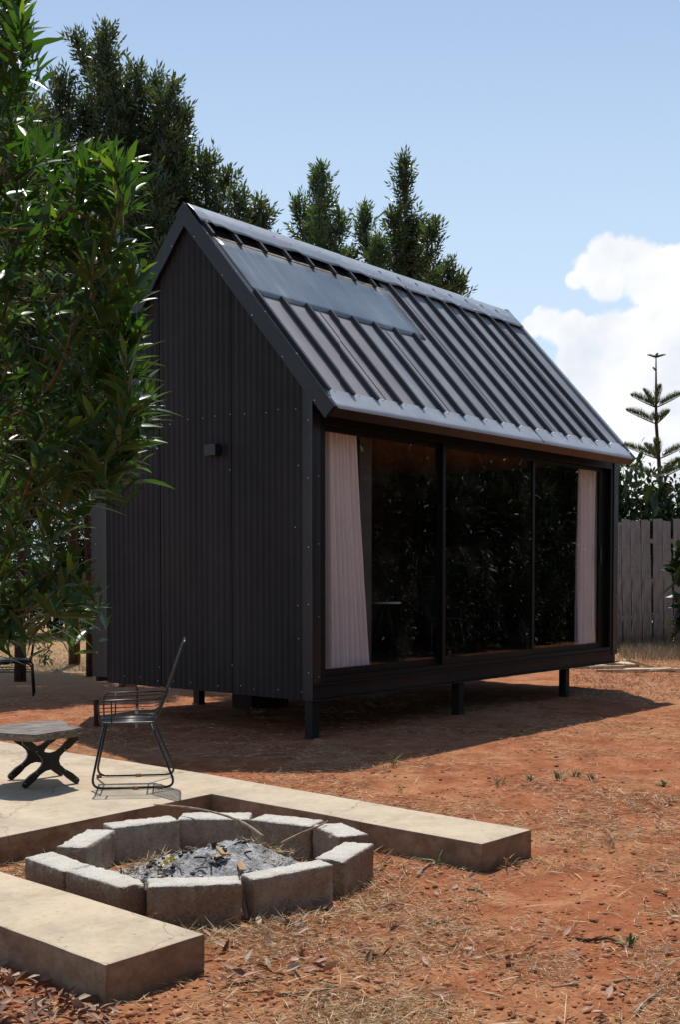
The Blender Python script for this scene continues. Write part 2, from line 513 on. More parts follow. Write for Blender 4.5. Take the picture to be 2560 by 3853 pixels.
MT = dict(
    ground=mat_ground(), concrete=mat_concrete(), block=mat_block(), ash=mat_ash(), glass=mat_glass(), curtain=mat_curtain(),
    skylight=mat_skylight(), planks=mat_planks(), driftwood=mat_driftwood(),
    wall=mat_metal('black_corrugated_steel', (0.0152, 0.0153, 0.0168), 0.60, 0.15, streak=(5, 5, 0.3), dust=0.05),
    flash=mat_metal('black_flashing', (0.0145, 0.0165, 0.0205), 0.38, 0.30, dust=0.05, bumpy=0.25),
    roof=mat_metal('roof_steel', (0.30, 0.312, 0.32), 0.40, 0.5, streak=(5, 0.6, 0.6), dust=0.35, old=True),
    rib=mat_metal('roof_rib_shade_steel', (0.050, 0.052, 0.058), 0.5, 0.3),  # same steel as the sheets, darkened to paint in the ribs' shaded sides
    cap=mat_metal('roof_flashing_steel', (0.27, 0.29, 0.315), 0.34, 0.55, dust=0.2, bumpy=0.4),
    eave=mat_metal('eave_flashing_sheen_steel', (0.40, 0.42, 0.445), 0.33, 0.55, dust=0.12, bumpy=0.4),  # lighter than the ridge cap: stronger sky reflection put into the colour
    panel=mat_plain('grey_plaster', (0.09, 0.087, 0.087), 0.8, 0.08, 5, 0.2),
    tabletop=mat_plain('pale_table', (0.75, 0.73, 0.70), 0.4, 0.05, 5, 0.4),
    frame=mat_metal('black_window_frame', (0.006, 0.006, 0.0065), 0.5, 0.18),
    beam=mat_metal('black_steel_beam', (0.009, 0.009, 0.0095), 0.55, 0.22, dust=0.06),
    dark=mat_plain('shade_and_joint_black', (0.008, 0.008, 0.008), 0.9, spec=0.1),
    rust=mat_plain('rusty_rib_end', (0.10, 0.032, 0.016), 0.8, 0.3, 30),
    timber=mat_plain('raw_timber_strip', (0.36, 0.26, 0.18), 0.85, 0.25, 12, 0.15, 0.4),
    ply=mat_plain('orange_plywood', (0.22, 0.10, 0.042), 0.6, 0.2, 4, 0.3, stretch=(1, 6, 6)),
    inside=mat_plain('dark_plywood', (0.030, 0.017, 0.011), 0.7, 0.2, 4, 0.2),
    zinc=mat_plain('screw_zinc', (0.55, 0.56, 0.58), 0.4, 0.1, 5, 0.6, metal=0.7),
    blackpaint=mat_metal('chipped_black_paint', (0.013, 0.013, 0.014), 0.34, 0.5),
    darkwood=mat_plain('stained_dark_wood', (0.017, 0.013, 0.011), 0.5, 0.3, 14, 0.4),
    paleply=mat_plain('pale_plank', (0.40, 0.24, 0.12), 0.8, 0.2, 10, 0.2, stretch=(1, 8, 8)),
    tan=mat_plain('tan_leather', (0.42, 0.20, 0.09), 0.7, 0.2, 30, 0.2),
    seatpad=mat_plain('black_vinyl', (0.012, 0.012, 0.014), 0.3, 0.1, 10, 0.5),
    bark=mat_plain('reddish_bark', (0.070, 0.040, 0.029), 0.95, 0.3, 7, 0.1, 0.9, stretch=(3, 3, 0.7)),
    twigbark=mat_plain('twig_bark', (0.20, 0.155, 0.075), 0.8, 0.25, 16, 0.2, 0.4),
    stick=mat_plain('dry_stick', (0.33, 0.255, 0.18), 0.85, 0.3, 22, 0.2, 0.5),
    darkstick=mat_plain('dark_stick', (0.10, 0.062, 0.04), 0.9, 0.3, 22, 0.2, 0.5),
    chip=mat_plain('split_wood', (0.47, 0.30, 0.17), 0.8, 0.2, 14, 0.2, 0.3),
    offcut=mat_plain('pale_timber', (0.62, 0.50, 0.35), 0.85, 0.2, 8, 0.2, 0.4, stretch=(1, 5, 5)),
    char=mat_plain('charcoal', (0.018, 0.018, 0.019), 0.8, 0.3, 30, 0.3, 0.8),
    foil=mat_plain('gold_foil', (0.75, 0.60, 0.22), 0.3, 0.2, 40, 0.6, metal=0.5),
    whitepipe=mat_plain('white_pipe', (0.60, 0.56, 0.50), 0.5, 0.1, 12, 0.4),
    rustpipe=mat_plain('rusty_pipe', (0.20, 0.085, 0.045), 0.7, 0.3, 18, 0.3),
    stake=mat_plain('brown_stake', (0.085, 0.04, 0.025), 0.9, 0.3, 12, 0.15, 0.6),
    grass=mat_plain('weed_green', (0.23, 0.25, 0.11), 0.7, 0.3, 30, 0.3),
    leaf=mat_leaf('broad_leaf', (0.022, 0.047, 0.017), (0.047, 0.108, 0.028), (0.17, 0.23, 0.04), 0.38, 0.36, 0.5),
    frond=mat_leaf('fern_like_leaf', (0.040, 0.054, 0.028), (0.082, 0.100, 0.048), (0.18, 0.19, 0.045), 0.34, 0.33, 0.45),
    frondl=mat_leaf('pale_fern_like_leaf', (0.050, 0.076, 0.046), (0.10, 0.135, 0.074), (0.20, 0.225, 0.065), 0.36, 0.35, 0.45),
    hedge=mat_leaf('glossy_hedge_leaf', (0.016, 0.030, 0.012), (0.036, 0.062, 0.024), (0.09, 0.12, 0.04), 0.2, 0.38, 0.5),
    pine=mat_leaf('pine_needle', (0.03, 0.042, 0.02), (0.055, 0.075, 0.034), (0.10, 0.12, 0.05), 0.25, 0.5, 0.3),
    straw=mat_attr('straw', [(0, (0.30, 0.19, 0.10)), (0.5, (0.50, 0.36, 0.205)), (1, (0.70, 0.55, 0.37))]),
    drygrass=mat_attr('dry_grass_blade', [(0, (0.24, 0.20, 0.13)), (0.5, (0.44, 0.37, 0.25)), (1, (0.62, 0.55, 0.42))]),
    litter=mat_attr('leaf_litter', [(0, (0.13, 0.065, 0.04)), (0.4, (0.30, 0.16, 0.10)), (0.75, (0.46, 0.27, 0.20)), (1, (0.50, 0.42, 0.30))], 0.7, 0.3),
    clod=mat_attr('soil_clod', [(0, (0.16, 0.062, 0.033)), (0.5, (0.33, 0.12, 0.056)), (1, (0.48, 0.24, 0.13))]),
)


# ------------------------------------------------------------------ geometry helpers
class MB:
    def __init__(self):
        self.v, self.f, self.mi, self.sm = [], [], [], []

    def add(self, vs, fs, mi=0, smooth=False):
        o = len(self.v)
        self.v += [tuple(map(float, p)) for p in vs]
        for f in fs:
            self.f.append(tuple(o + i for i in f))
            self.mi.append(mi)
            self.sm.append(smooth)
        return self

    def box(self, c, s, mi=0, rot=None):
        c = Vector(c)
        h = Vector(s) / 2
        P = [Vector((x * h.x, y * h.y, z * h.z)) for x in (-1, 1) for y in (-1, 1) for z in (-1, 1)]
        if rot is not None:
            P = [rot @ q for q in P]
        F = [(0, 1, 3, 2), (4, 6, 7, 5), (0, 4, 5, 1), (2, 3, 7, 6), (0, 2, 6, 4), (1, 5, 7, 3)]
        return self.add([c + q for q in P], F, mi)

    def bb(self, a, b, mi=0):
        return self.box([(a[i] + b[i]) / 2 for i in range(3)], [abs(b[i] - a[i]) for i in range(3)], mi)

    def tube(self, pts, rad, n=8, mi=0, cap=True):
        pts = [Vector(p) for p in pts]
        if not hasattr(rad, '__len__'):
            rad = [rad] * len(pts)
        vs, fs = [], []
        ref = None
        for i, p in enumerate(pts):
            t = (pts[min(i + 1, len(pts) - 1)] - pts[max(i - 1, 0)])
            if t.length < 1e-9:
                t = Vector((0, 0, 1))
            t.normalize()
            if ref is None:
                ref = Vector((0, 0, 1)) if abs(t.z) < 0.9 else Vector((1, 0, 0))
            a = (ref - t * ref.dot(t)).normalized()
            ref = a
            b = t.cross(a)
            for k in range(n):
                an = 2 * math.pi * k / n
                vs.append(p + (a * math.cos(an) + b * math.sin(an)) * rad[i])
        for i in range(len(pts) - 1):
            for k in range(n):
                k2 = (k + 1) % n
                fs.append((i * n + k, i * n + k2, (i + 1) * n + k2, (i + 1) * n + k))
        if cap:
            fs.append(tuple(range(n - 1, -1, -1)))
            fs.append(tuple((len(pts) - 1) * n + k for k in range(n)))
        return self.add(vs, fs, mi, True)

    def prism(self, poly, off, mi=0):
        """closed solid: polygon of 3-D points swept by the vector off"""
        n = len(poly)
        off = Vector(off)
        P = [Vector(p) for p in poly]
        vs = P + [p + off for p in P]
        fs = [tuple(range(n)), tuple(range(2 * n - 1, n - 1, -1))]
        fs += [(i, i + n, (i + 1) % n + n, (i + 1) % n) for i in range(n)]
        return self.add(vs, fs, mi)

    def dome(self, c, r, nrm, mi=0, h=0.6):
        nrm = Vector(nrm).normalized()
        a = nrm.orthogonal().normalized()
        b = nrm.cross(a)
        c = Vector(c)
        vs = [c + (a * math.cos(k * math.pi / 3) + b * math.sin(k * math.pi / 3)) * r for k in range(6)]
        vs += [c + nrm * r * h * 0.8 + (a * math.cos(k * math.pi / 3) + b * math.sin(k * math.pi / 3)) * r * 0.6 for k in range(6)]
        fs = [(k, (k + 1) % 6, (k + 1) % 6 + 6, k + 6) for k in range(6)] + [tuple(range(6, 12))]
        return self.add(vs, fs, mi)

    def mesh(self, name, mats):
        me = bpy.data.meshes.new(name)
        me.from_pydata(self.v, [], self.f)
        for m in (mats if isinstance(mats, (list, tuple)) else [mats]):
            me.materials.append(m)
        me.polygons.foreach_set('material_index', self.mi)
        me.polygons.foreach_set('use_smooth', self.sm)
        me.update()
        return me

    def build(self, name, mats, parent=None, fix=True):
        me = self.mesh(name, mats)
        if fix:
            b = bmesh.new()
            b.from_mesh(me)
            bmesh.ops.recalc_face_normals(b, faces=b.faces)
            b.to_mesh(me)
            b.free()
        o = bpy.data.objects.new(name, me)
        COL.objects.link(o)
        if parent is not None:
            o.parent = parent
        return o


def tag(o, label=None, cat=None, group=None, kind=None):
    for k, v in (('label', label), ('category', cat), ('group', group), ('kind', kind)):
        if v:
            o[k] = v
    return o


def empty(name, loc, rz=0.0):
    o = bpy.data.objects.new(name, None)
    COL.objects.link(o)
    o.location = loc
    o.rotation_euler = (0, 0, rz)
    o.empty_display_size = 0.2
    return o


def copy_tree(o, parent=None):
    c = o.copy()
    COL.objects.link(c)
    c.parent = parent
    for ch in list(o.children):
        copy_tree(ch, c)
    return c


def local(o):
    """mesh built in world coordinates -> move the object's origin under its parent"""
    p = o.parent
    if p is not None:
        o.matrix_parent_inverse = Matrix.LocRotScale(p.location, p.rotation_euler, None).inverted()
    return o


def np_mesh(name, V, Fq, mats, rnd=None, smooth=True):
    """quads from numpy arrays, with a per-vertex 'rnd' attribute"""
    me = bpy.data.meshes.new(name)
    V = np.ascontiguousarray(V, np.float32).reshape(-1, 3)
    Fq = np.ascontiguousarray(Fq, np.int32).reshape(-1, 4)
    me.vertices.add(len(V))
    me.vertices.foreach_set('co', V.ravel())
    me.loops.add(Fq.size)
    me.loops.foreach_set('vertex_index', Fq.ravel())
    me.polygons.add(len(Fq))
    me.polygons.foreach_set('loop_start', np.arange(0, Fq.size, 4, dtype=np.int32))
    for m in (mats if isinstance(mats, (list, tuple)) else [mats]):
        me.materials.append(m)
    me.update(calc_edges=True)
    me.polygons.foreach_set('use_smooth', np.full(len(Fq), smooth, dtype=bool))
    if rnd is not None:
        at = me.attributes.new('rnd', 'FLOAT', 'POINT')
        at.data.foreach_set('value', np.ascontiguousarray(rnd, np.float32))
    me.validate()
    return me


def np_obj(name, me, parent=None):
    o = bpy.data.objects.new(name, me)
    COL.objects.link(o)
    if parent is not None:
        o.parent = parent
    return o


def unit(a):
    return a / np.maximum(np.linalg.norm(a, axis=-1, keepdims=True), 1e-9)


def blade_arrays(P, D, L, Wd, up=None, droop=0.12, fold=0.25, rnd=None, stations=((0, .1), (.22, .8), (.5, 1.), (.8, .5), (1, .03))):
    """lance-shaped leaves: base P, direction D, length L, width Wd"""
    N = len(P)
    D = unit(D)
    if up is None:
        up = np.tile([0, 0, 1.0], (N, 1)) + rng.normal(0, .45, (N, 3))
    S = unit(np.cross(D, up))
    Nn = np.cross(S, D)
    L = np.broadcast_to(L, (N,))[:, None]
    Wd = np.broadcast_to(Wd, (N,))[:, None]
    vs = []
    for s, w in stations:
        mid = P + D * L * s - np.array([0, 0, 1.0]) * L * droop * s * s
        vs += [mid - S * Wd * w / 2 + Nn * fold * Wd * w / 2, mid, mid + S * Wd * w / 2 + Nn * fold * Wd * w / 2]
    k = len(stations)
    V = np.stack(vs, 1)                        # N, 3k, 3
    f = []
    for i in range(k - 1):
        a = i * 3
        f += [(a, a + 1, a + 4, a + 3), (a + 1, a + 2, a + 5, a + 4)]
    Fq = (np.array(f)[None] + (np.arange(N) * 3 * k)[:, None, None])
    rv = np.repeat(rnd if rnd is not None else rng.random(N), 3 * k)
    return V.reshape(-1, 3), Fq.reshape(-1, 4), rv


def needle_arrays(P, D, L, Wd, rnd=None):
    """single diamond quads, for foliage and straw seen small"""
    N = len(P)
    D = unit(D)
    S = unit(np.cross(D, rng.normal(0, 1, (N, 3))))
    L = np.broadcast_to(L, (N,))[:, None]
    Wd = np.broadcast_to(Wd, (N,))[:, None]
    V = np.stack([P, P + D * L * .45 + S * Wd / 2, P + D * L, P + D * L * .45 - S * Wd / 2], 1)
    Fq = np.arange(4)[None] + (np.arange(N) * 4)[:, None]
    rv = np.repeat(rnd if rnd is not None else rng.random(N), 4)
    return V.reshape(-1, 3), Fq, rv


def cat_arrays(parts):
    V, Fq, Rn, o = [], [], [], 0
    for v, f, r in parts:
        V.append(v)
        Fq.append(f + o)
        Rn.append(r)
        o += len(v)
    return np.concatenate(V), np.concatenate(Fq), np.concatenate(Rn)


# ================================================================== ground
def axis(lo, hi, fine_lo, fine_hi, step):
    a = list(np.arange(fine_lo, fine_hi + 1e-6, step))
    x, s = fine_lo, step
    while x > lo:
        s *= 1.35
        x -= s
        a.insert(0, x)
    x, s = fine_hi, step
    while x < hi:
        s *= 1.35
        x += s
        a.append(x)
    return np.array(a)


def ground_h(x, y):
    v = Vector((x, y, 0.0))
    return 0.012 * mnoise.noise(v * 1.1) + 0.010 * mnoise.noise(v * 3.7) + 0.006 * mnoise.noise(v * 11.0)


gx = axis(-500, 600, -6.6, 5.0, 0.055)
gy = axis(-500, 600, -4.9, 3.6, 0.055)
GX, GY = np.meshgrid(gx, gy, indexing='ij')
GZ = np.array([[ground_h(a, b) for b in gy] for a in gx])
nx, ny = len(gx), len(gy)
idx = np.arange(nx * ny).reshape(nx, ny)
gq = np.stack([idx[:-1, :-1], idx[1:, :-1], idx[1:, 1:], idx[:-1, 1:]], -1).reshape(-1, 4)
ground = np_obj('ground', np_mesh('ground', np.stack([GX, GY, GZ], -1).reshape(-1, 3), gq, MT['ground']))
tag(ground, kind='structure')

# ================================================================== concrete platform
SL_T = 0.14
outline = [(-5.30, 3.2), (-5.295, -2.2), (-5.285, -2.97), (-5.318, -3.645), (-4.862, -3.657), (-4.80, -2.27), (-4.775, -1.70),
           (-3.6, -1.685), (-2.894, -1.674), (-2.915, -2.2), (-2.945, -2.9), (-2.976, -3.675), (-2.538, -3.701), (-2.51, -3.0), (-2.485, -2.4),
           (-2.452, -1.8), (-2.42, -1.2), (-2.41, 0.0), (-2.392, 1.25), (-2.38, 3.2)]


def build_platform():
    b = bmesh.new()
    pts = []
    n = len(outline)
    for i in range(n):
        p, q = Vector(outline[i]), Vector(outline[(i + 1) % n])
        k = max(1, int((q - p).length / 0.09))
        for j in range(k):
            w = p.lerp(q, j / k)
            t = (q - p).normalized()
            jit = 0.0035 * mnoise.noise(Vector((w.x * 5, w.y * 5, 3)))
            pts.append((w.x - t.y * jit, w.y + t.x * jit))
    lo = [b.verts.new((x + 0, y, -0.12)) for x, y in pts]
    hi = [b.verts.new((x, y, SL_T + 0.004 * mnoise.noise(Vector((x * 1.5, y * 1.5, 8))))) for x, y in pts]
    m = len(pts)
    for i in range(m):
        b.faces.new((lo[i], lo[(i + 1) % m], hi[(i + 1) % m], hi[i]))
    top = b.faces.new(hi)
    bmesh.ops.recalc_face_normals(b, faces=b.faces)
    ed = [e for e in top.edges]
    bmesh.ops.bevel(b, geom=ed, offset=0.009, segments=2, affect='EDGES', profile=0.6)
    bmesh.ops.triangulate(b, faces=[f for f in b.faces if len(f.verts) > 4])
    me = bpy.data.meshes.new('concrete_platform')
    b.to_mesh(me)
    b.free()
    me.materials.append(MT['concrete'])
    o = bpy.data.objects.new('concrete_platform', me)
    COL.objects.link(o)
    return o


plat = build_platform()
tag(plat, 'low pale concrete slab whose two arms run either side of the fire pit', 'slab')

# ================================================================== cabin
cabin = empty('cabin', (0, 0, 0))
tag(cabin, 'small black corrugated metal cabin on stilts with steep roof and sliding glass front', 'cabin')
ZB = 0.347
ER = Vector((0, -0.2743, 2.9313))            # eave line
RR = Vector((0, 1.5792, 5.0121))             # ridge line
SLV = (RR - ER)
LS = SLV.length
SLV.normalize()
NRM = Vector((0, -SLV.z, SLV.y))             # outward normal of the front slope
BEV = Vector((0, 2 * RR.y - ER.y, ER.z))     # back eave
BSL = (RR - BEV).normalized()
BNR = Vector((0, -BSL.z, BSL.y)) * -1
if BNR.z < 0:
    BNR = -BNR
X0, X1 = -0.0585, 5.909
WX, WY = 5.988, 3.075                        # outer wall faces


def rp(x, t, off=0.0):                       # point on the front slope
    return Vector((x, 0, 0)) + ER + SLV * t + NRM * off


def bp(x, t, off=0.0):                       # point on the back slope
    return Vector((x, 0, 0)) + BEV + BSL * t + BNR * off


def roofz(y):                                # height of roof plane above a y
    if y <= RR.y:
        return ER.z + (y - ER.y) * SLV.z / SLV.y
    return BEV.z + (BEV.y - y) * SLV.z / SLV.y


def slab_on(pfun, x0, x1, t0, t1, o0, o1, mb, mi=0):
    lo = [pfun(x0, t0, o0), pfun(x1, t0, o0), pfun(x1, t1, o0), pfun(x0, t1, o0)]
    hi = [pfun(x0, t0, o1), pfun(x1, t0, o1), pfun(x1, t1, o1), pfun(x0, t1, o1)]
    mb.add(lo + hi, [(3, 2, 1, 0), (4, 5, 6, 7), (0, 1, 5, 4), (1, 2, 6, 5), (2, 3, 7, 6), (3, 0, 4, 7)], mi)


# --- gable walls
def gable_wall(xf, sgn):
    mb = MB()
    pitch, amp = 0.0762, 0.0032
    seams = [0.112, 1.003, 2.001, 2.832]
    for k in range(3):
        y0, y1 = seams[k] + 0.007, seams[k + 1] - 0.007
        off = (0.0, 0.001, 0.0)[k]
        n = int((y1 - y0) / pitch * 8)
        ys = [y0 + (y1 - y0) * i / n for i in range(n + 1)]
        vs, fs = [], []
        for y in ys:
            ph = (y - y0) / pitch * 2 * math.pi
            x = xf - sgn * (off + amp * (1 - math.cos(ph)) - 0.002 * mnoise.noise(Vector((y * 2, k, 0))))
            zt = roofz(y) - 0.06
            vs += [(x, y, ZB + 0.004 * (k % 2)), (x, y, ZB + (zt - ZB) * .5), (x, y, zt)]
        for i in range(n):
            for j in range(2):
                a = i * 3 + j
                fs.append((a, a + 3, a + 4, a + 1))
        mb.add(vs, fs, 0, True)
        # sheet thickness towards the room
    # dark backing board behind the sheets
    e = sgn * 0.03
    pl = [(xf + e, 0.02, ZB + .01), (xf + e, 3.05, ZB + .01), (xf + e, 3.05, roofz(3.05) - .10), (xf + e, RR.y, roofz(RR.y) - .12), (xf + e, 0.02, roofz(0.02) - .10)]
    mb.prism(pl, (sgn * 0.05, 0, 0), 1)
    # screws: rows follow the framing, along with a few odd ones
    rows = [(0.075, 10), (2.62, 13)]
    r2 = random.Random(3)
    for dz, n in rows:
        for i in range(n):
            y = 0.17 + (2.65) * (i + r2.uniform(-.3, .3)) / n
            mb.dome((xf - sgn * 0.009, y, ZB + dz + r2.uniform(-.015, .015)), 0.0058, (-sgn, 0, 0), 2)
    for y, z in ((0.16, 2.45), (0.2, 1.9), (0.17, 1.2), (1.02, 2.46), (1.0, .62), (2.0, 2.37), (2.02, .55), (0.16, 0.9)):
        mb.dome((xf - sgn * 0.009, y, z), 0.0058, (-sgn, 0, 0), 2)
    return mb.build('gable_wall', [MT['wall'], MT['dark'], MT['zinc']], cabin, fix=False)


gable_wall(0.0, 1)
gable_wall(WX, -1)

# --- corner flashings (folded strips)
for y0, y1, zb in ((-0.004, 0.116, ZB), (2.828, WY, 0.402)):
    mb = MB()
    zt = min(roofz(y0 if y0 < 1 else y1), 9) - 0.09
    ys = np.linspace(y0, y1, 7)
    vs, fs = [], []
    for i, y in enumerate(ys):
        for k in range(7):
            z = zb + (zt - zb) * k / 6
            vs.append((-0.006 - 0.004 * mnoise.noise(Vector((y * 9, z * 1.3, 1))) - (0.003 if i % 6 == 0 else 0), y, z))
    for i in range(6):
        for k in range(6):
            a = i * 7 + k
            fs.append((a, a + 1, a + 8, a + 7))
    mb.add(vs, fs, 0, True)
    for q, z in enumerate(np.linspace(zb + .25, zt - .3, 5)):
        mb.dome((-0.010, y0 + (0.045 if y0 < 1 else 0.17), z + 0.05 * (q % 2)), 0.007, (-1, 0, 0), 1)
    mb.build('corner_flashing', [MT['flash'], MT['zinc']], cabin, fix=False)
# front-left return and right corner post
mb = MB()
vs, fs = [], []
for i, x in enumerate((-0.006, 0.03, 0.06, 0.098)):
    for k in range(9):
        z = 0.50 + (2.90 - 0.50) * k / 8
        vs.append((x, -0.007 - 0.006 * mnoise.noise(Vector((x * 14, z * 1.7, 5))) * (i in (1, 2)), z))
for i in range(3):
    for k in range(8):
        a = i * 9 + k
        fs.append((a, a + 9, a + 10, a + 1))
mb.add(vs, fs, 0, True)
for z in (0.56, 1.1, 1.75, 2.35):
    mb.dome((0.07, -0.010, z), 0.006, (0, -1, 0), 1)
mb.build('corner_flashing', [MT['flash'], MT['zinc']], cabin, fix=False)
mb = MB().bb((5.902, -0.010, 0.45), (6.02, 0.16, 2.90))
for z in (0.6, 1.2, 1.8, 2.4):
    mb.dome((5.96, -0.011, z), 0.006, (0, -1, 0), 1)
mb.build('corner_post', [MT['flash'], MT['zinc']], cabin)

# --- floor beams, floor, stilts
mb = MB()
mb.bb((0.0, 0.0, ZB + 0.012), (5.985, 0.012, 0.499))
mb.bb((-0.003, -0.045, ZB), (6.03, 0.05, ZB + 0.011))
mb.bb((0.0, -0.035, 0.489), (5.99, -0.001, 0.499))
mb.build('floor_beam', MT['beam'], cabin)
MB().bb((0.03, 3.02, ZB), (5.95, 3.07, 0.5)).build('floor_beam', MT['beam'], cabin)
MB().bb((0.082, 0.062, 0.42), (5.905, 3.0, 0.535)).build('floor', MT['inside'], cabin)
for x, y in ((0.055, 0.06), (2.43, 0.06), (4.75, 0.06), (1.4, 2.93), (3.6, 2.93), (5.7, 2.93)):
    o = MB().bb((-0.046, -0.046, -0.05), (0.046, 0.046, ZB - 0.001)).bb((-0.055, -0.055, -0.02), (0.055, 0.055, 0.012)).build('stilt', MT['beam'], cabin)
    o.location = (x, y, 0)

# --- back wall
mb = MB()
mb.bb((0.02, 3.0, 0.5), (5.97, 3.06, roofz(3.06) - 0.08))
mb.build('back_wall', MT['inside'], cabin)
# --- loft ceiling seen through the top of the window
mb = MB().bb((0.082, 0.07, 2.90), (5.90, 2.99, 2.93))
mb.build('ceiling', MT['ply'], cabin)
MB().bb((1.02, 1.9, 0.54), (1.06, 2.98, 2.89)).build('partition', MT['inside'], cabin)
MB().bb((1.10, 0.33, 0.54), (1.29, 0.37, 2.89)).build('side_panel', MT['panel'], cabin)

# --- roof sheets
mb = MB()
slab_on(rp, X0 + .01, X1 - .01, 0.01, LS - 0.004, -0.05, 0.0, mb, 0)
SP, NR = 0.3595, 16
SK_X0, SK_X1, SK_T0, SK_T1 = 0.045, 2.775, 1.515, 2.33
ribs = MB()


def rib(mb, x, t0, t1, h=0.043, mi=0, endmi=None):
    w0, w1 = 0.021, 0.017
    q = []
    for t in (t0, t1):
        q += [rp(x - w0, t, -0.002), rp(x - w1, t, h), rp(x + w1, t, h), rp(x + w0, t, -0.002)]
    mb.add(q, [(0, 1, 5, 4), (1, 2, 6, 5), (2, 3, 7, 6)], mi)
    mb.add(q, [(3, 2, 1, 0), (4, 5, 6, 7)], mi if endmi is None else endmi)


for k in range(NR):
    x = 0.036 + SP * k
    if x < SK_X1:
        rib(mb, x, 0.20, 1.535, mi=1)
        rib(mb, x, SK_T1 - 0.005 + 0.03 * (k == 0), LS - 0.10, 0.040, 1, 2)
    else:
        rib(mb, x, 0.20, LS - 0.10, mi=1)
for k in range(2, NR, 3):                     # side laps between sheets
    x = 0.036 + SP * k + 0.19
    t1 = 1.53 if x < SK_X1 else LS - 0.1
    slab_on(rp, x - 0.004, x + 0.004, 0.2, t1, 0.0005, 0.006, mb, 0)
    slab_on(rp, x - 0.012, x - 0.004, 0.2, t1, 0.0004, 0.0015, mb, 1)
r2 = random.Random(5)
for k in range(NR):
    x = 0.036 + SP * k + 0.065
    for t in (0.29, 0.85, 1.46, 2.1):
        if t < 1.5 or x > SK_X1:
            if r2.random() < .8:
                mb.dome(rp(x + r2.uniform(-.01, .03), t + r2.uniform(-.03, .03), 0), 0.0085, NRM, 3)
# pale timber batten above the skylight, then black sheet painting in the cap's shade
slab_on(rp, 0.10, 2.76, SK_T1 + 0.004, SK_T1 + 0.034, 0.0, 0.012, mb, 4)
slab_on(rp, 0.05, 2.76, SK_T1 + 0.034, LS - 0.12, 0.0, 0.003, mb, 5)
# torn timber edge on the right of the skylight
for k in range(14):
    t = SK_T0 + 0.02 + k * 0.056
    slab_on(rp, SK_X1 + 0.002, SK_X1 + 0.014 + 0.006 * r2.random(), t, t + 0.055 - 0.02 * r2.random(), 0.0, 0.010 + 0.004 * r2.random(), mb, 4)
mb.build('roof', [MT['roof'], MT['rib'], MT['rust'], MT['zinc'], MT['timber'], MT['dark']], cabin)
# back slope
mb = MB()
slab_on(bp, X0 + .01, X1 - .01, 0.01, LS - 0.004, -0.05, 0.0, mb, 0)
for k in range(NR):
    x = 0.036 + SP * k
    slab_on(bp, x - .02, x + .02, 0.05, LS - 0.1, -0.002, 0.036, mb, 0)
mb.build('roof', [MT['roof']], cabin)
# skylight sheet, slightly buckled
nxs, nts = 24, 8
vs, fs = [], []
for i in range(nxs + 1):
    for j in range(nts + 1):
        x = SK_X0 + (SK_X1 - SK_X0) * i / nxs
        t = SK_T0 + (SK_T1 - SK_T0) * j / nts
        vs.append(rp(x, t, 0.009 + 0.003 * mnoise.noise(Vector((x * 2.2, t * 2, 0)))))
for i in range(nxs):
    for j in range(nts):
        a = i * (nts + 1) + j
        fs.append((a, a + nts + 1, a + nts + 2, a + 1))
o = MB().add(vs, fs, 0, True).build('skylight', MT['skylight'], cabin, fix=False)
so = o.modifiers.new('thickness', 'SOLIDIFY')
so.thickness = 0.006
so.offset = -1

# --- ridge cap with its buckled lower edge
nxs = 220
vs, fs = [], []
cols = [(2.475, 'e'), (2.52, 'm'), (2.60, 'u'), (LS + 0.005, 'r')]
for i in range(nxs + 1):
    x = X0 + 0.03 + (X1 - X0 - 0.07) * i / nxs
    ph = ((x - 0.036) / SP) % 1.0
    k = math.floor((x - 0.036) / SP)
    am = 0.011 + 0.010 * math.sin(k * 2.4 + 1.0)
    wav = am * math.sin(math.pi * ph) ** 2 + 0.008 * mnoise.noise(Vector((x * 1.4, 0, 0)))
    te = 2.478 - 0.008 * x + 0.012 * mnoise.noise(Vector((x * 1.9, 4, 0))) + (0.045 if x < 0.11 else 0)
    offs = [0.042 + wav, 0.044 + wav * .8, 0.046 + wav * .35, 0.030]
    ts = [te, te + 0.05, te + 0.14, LS + 0.008]
    for t, of in zip(ts, offs):
        vs.append(rp(x, t, of))
    for t, of in ((LS + 0.004, 0.03), (2.60, 0.046), (2.48, 0.042)):
        vs.append(bp(x, t, of))
w = 7
for i in range(nxs):
    for j in range(w - 1):
        a = i * w + j
        fs.append((a, a + w, a + w + 1, a + 1))
mb = MB().add(vs, fs, 0, True)
for k in range(NR):
    x = 0.036 + SP * k
    mb.dome(rp(x + r2.uniform(-.01, .02), 2.515 - 0.008 * x, 0.05), 0.0095, NRM, 1)
    if k % 2:
        mb.dome(rp(x + .17, 2.60, 0.062), 0.0095, NRM, 1)
o = mb.build('ridge_cap', [MT['cap'], MT['zinc']], cabin, fix=False)
so = o.modifiers.new('thickness', 'SOLIDIFY')
so.thickness = 0.003

# --- eave flashing and fascia
nxs = 90
vs, fs = [], []
for i in range(nxs + 1):
    x = X0 + (X1 - X0) * i / nxs
    wv = 0.006 * mnoise.noise(Vector((x * 1.7, 0, 7)))
    for t, of in ((0.228 + 0.004 * x, 0.010 + abs(wv)), (0.14, 0.012 + wv), (0.05, 0.012 + wv * .6), (-0.006, 0.010), (-0.012, 0.0)):
        vs.append(rp(x, t, of))
for i in range(nxs):
    for j in range(4):
        a = i * 5 + j
        fs.append((a, a + 5, a + 6, a + 1))
mb = MB().add(vs, fs, 0, True)
slab_on(rp, 3.62, 3.624, -0.004, 0.225, 0.012, 0.0165, mb, 2)
for k in range(NR):
    x = 0.036 + SP * k + 0.10
    mb.dome(rp(x, 0.215, 0.014), 0.0085, NRM, 1)
mb.build('eave_flashing', [MT['eave'], MT['zinc'], MT['dark']], cabin, fix=False)
mb = MB()
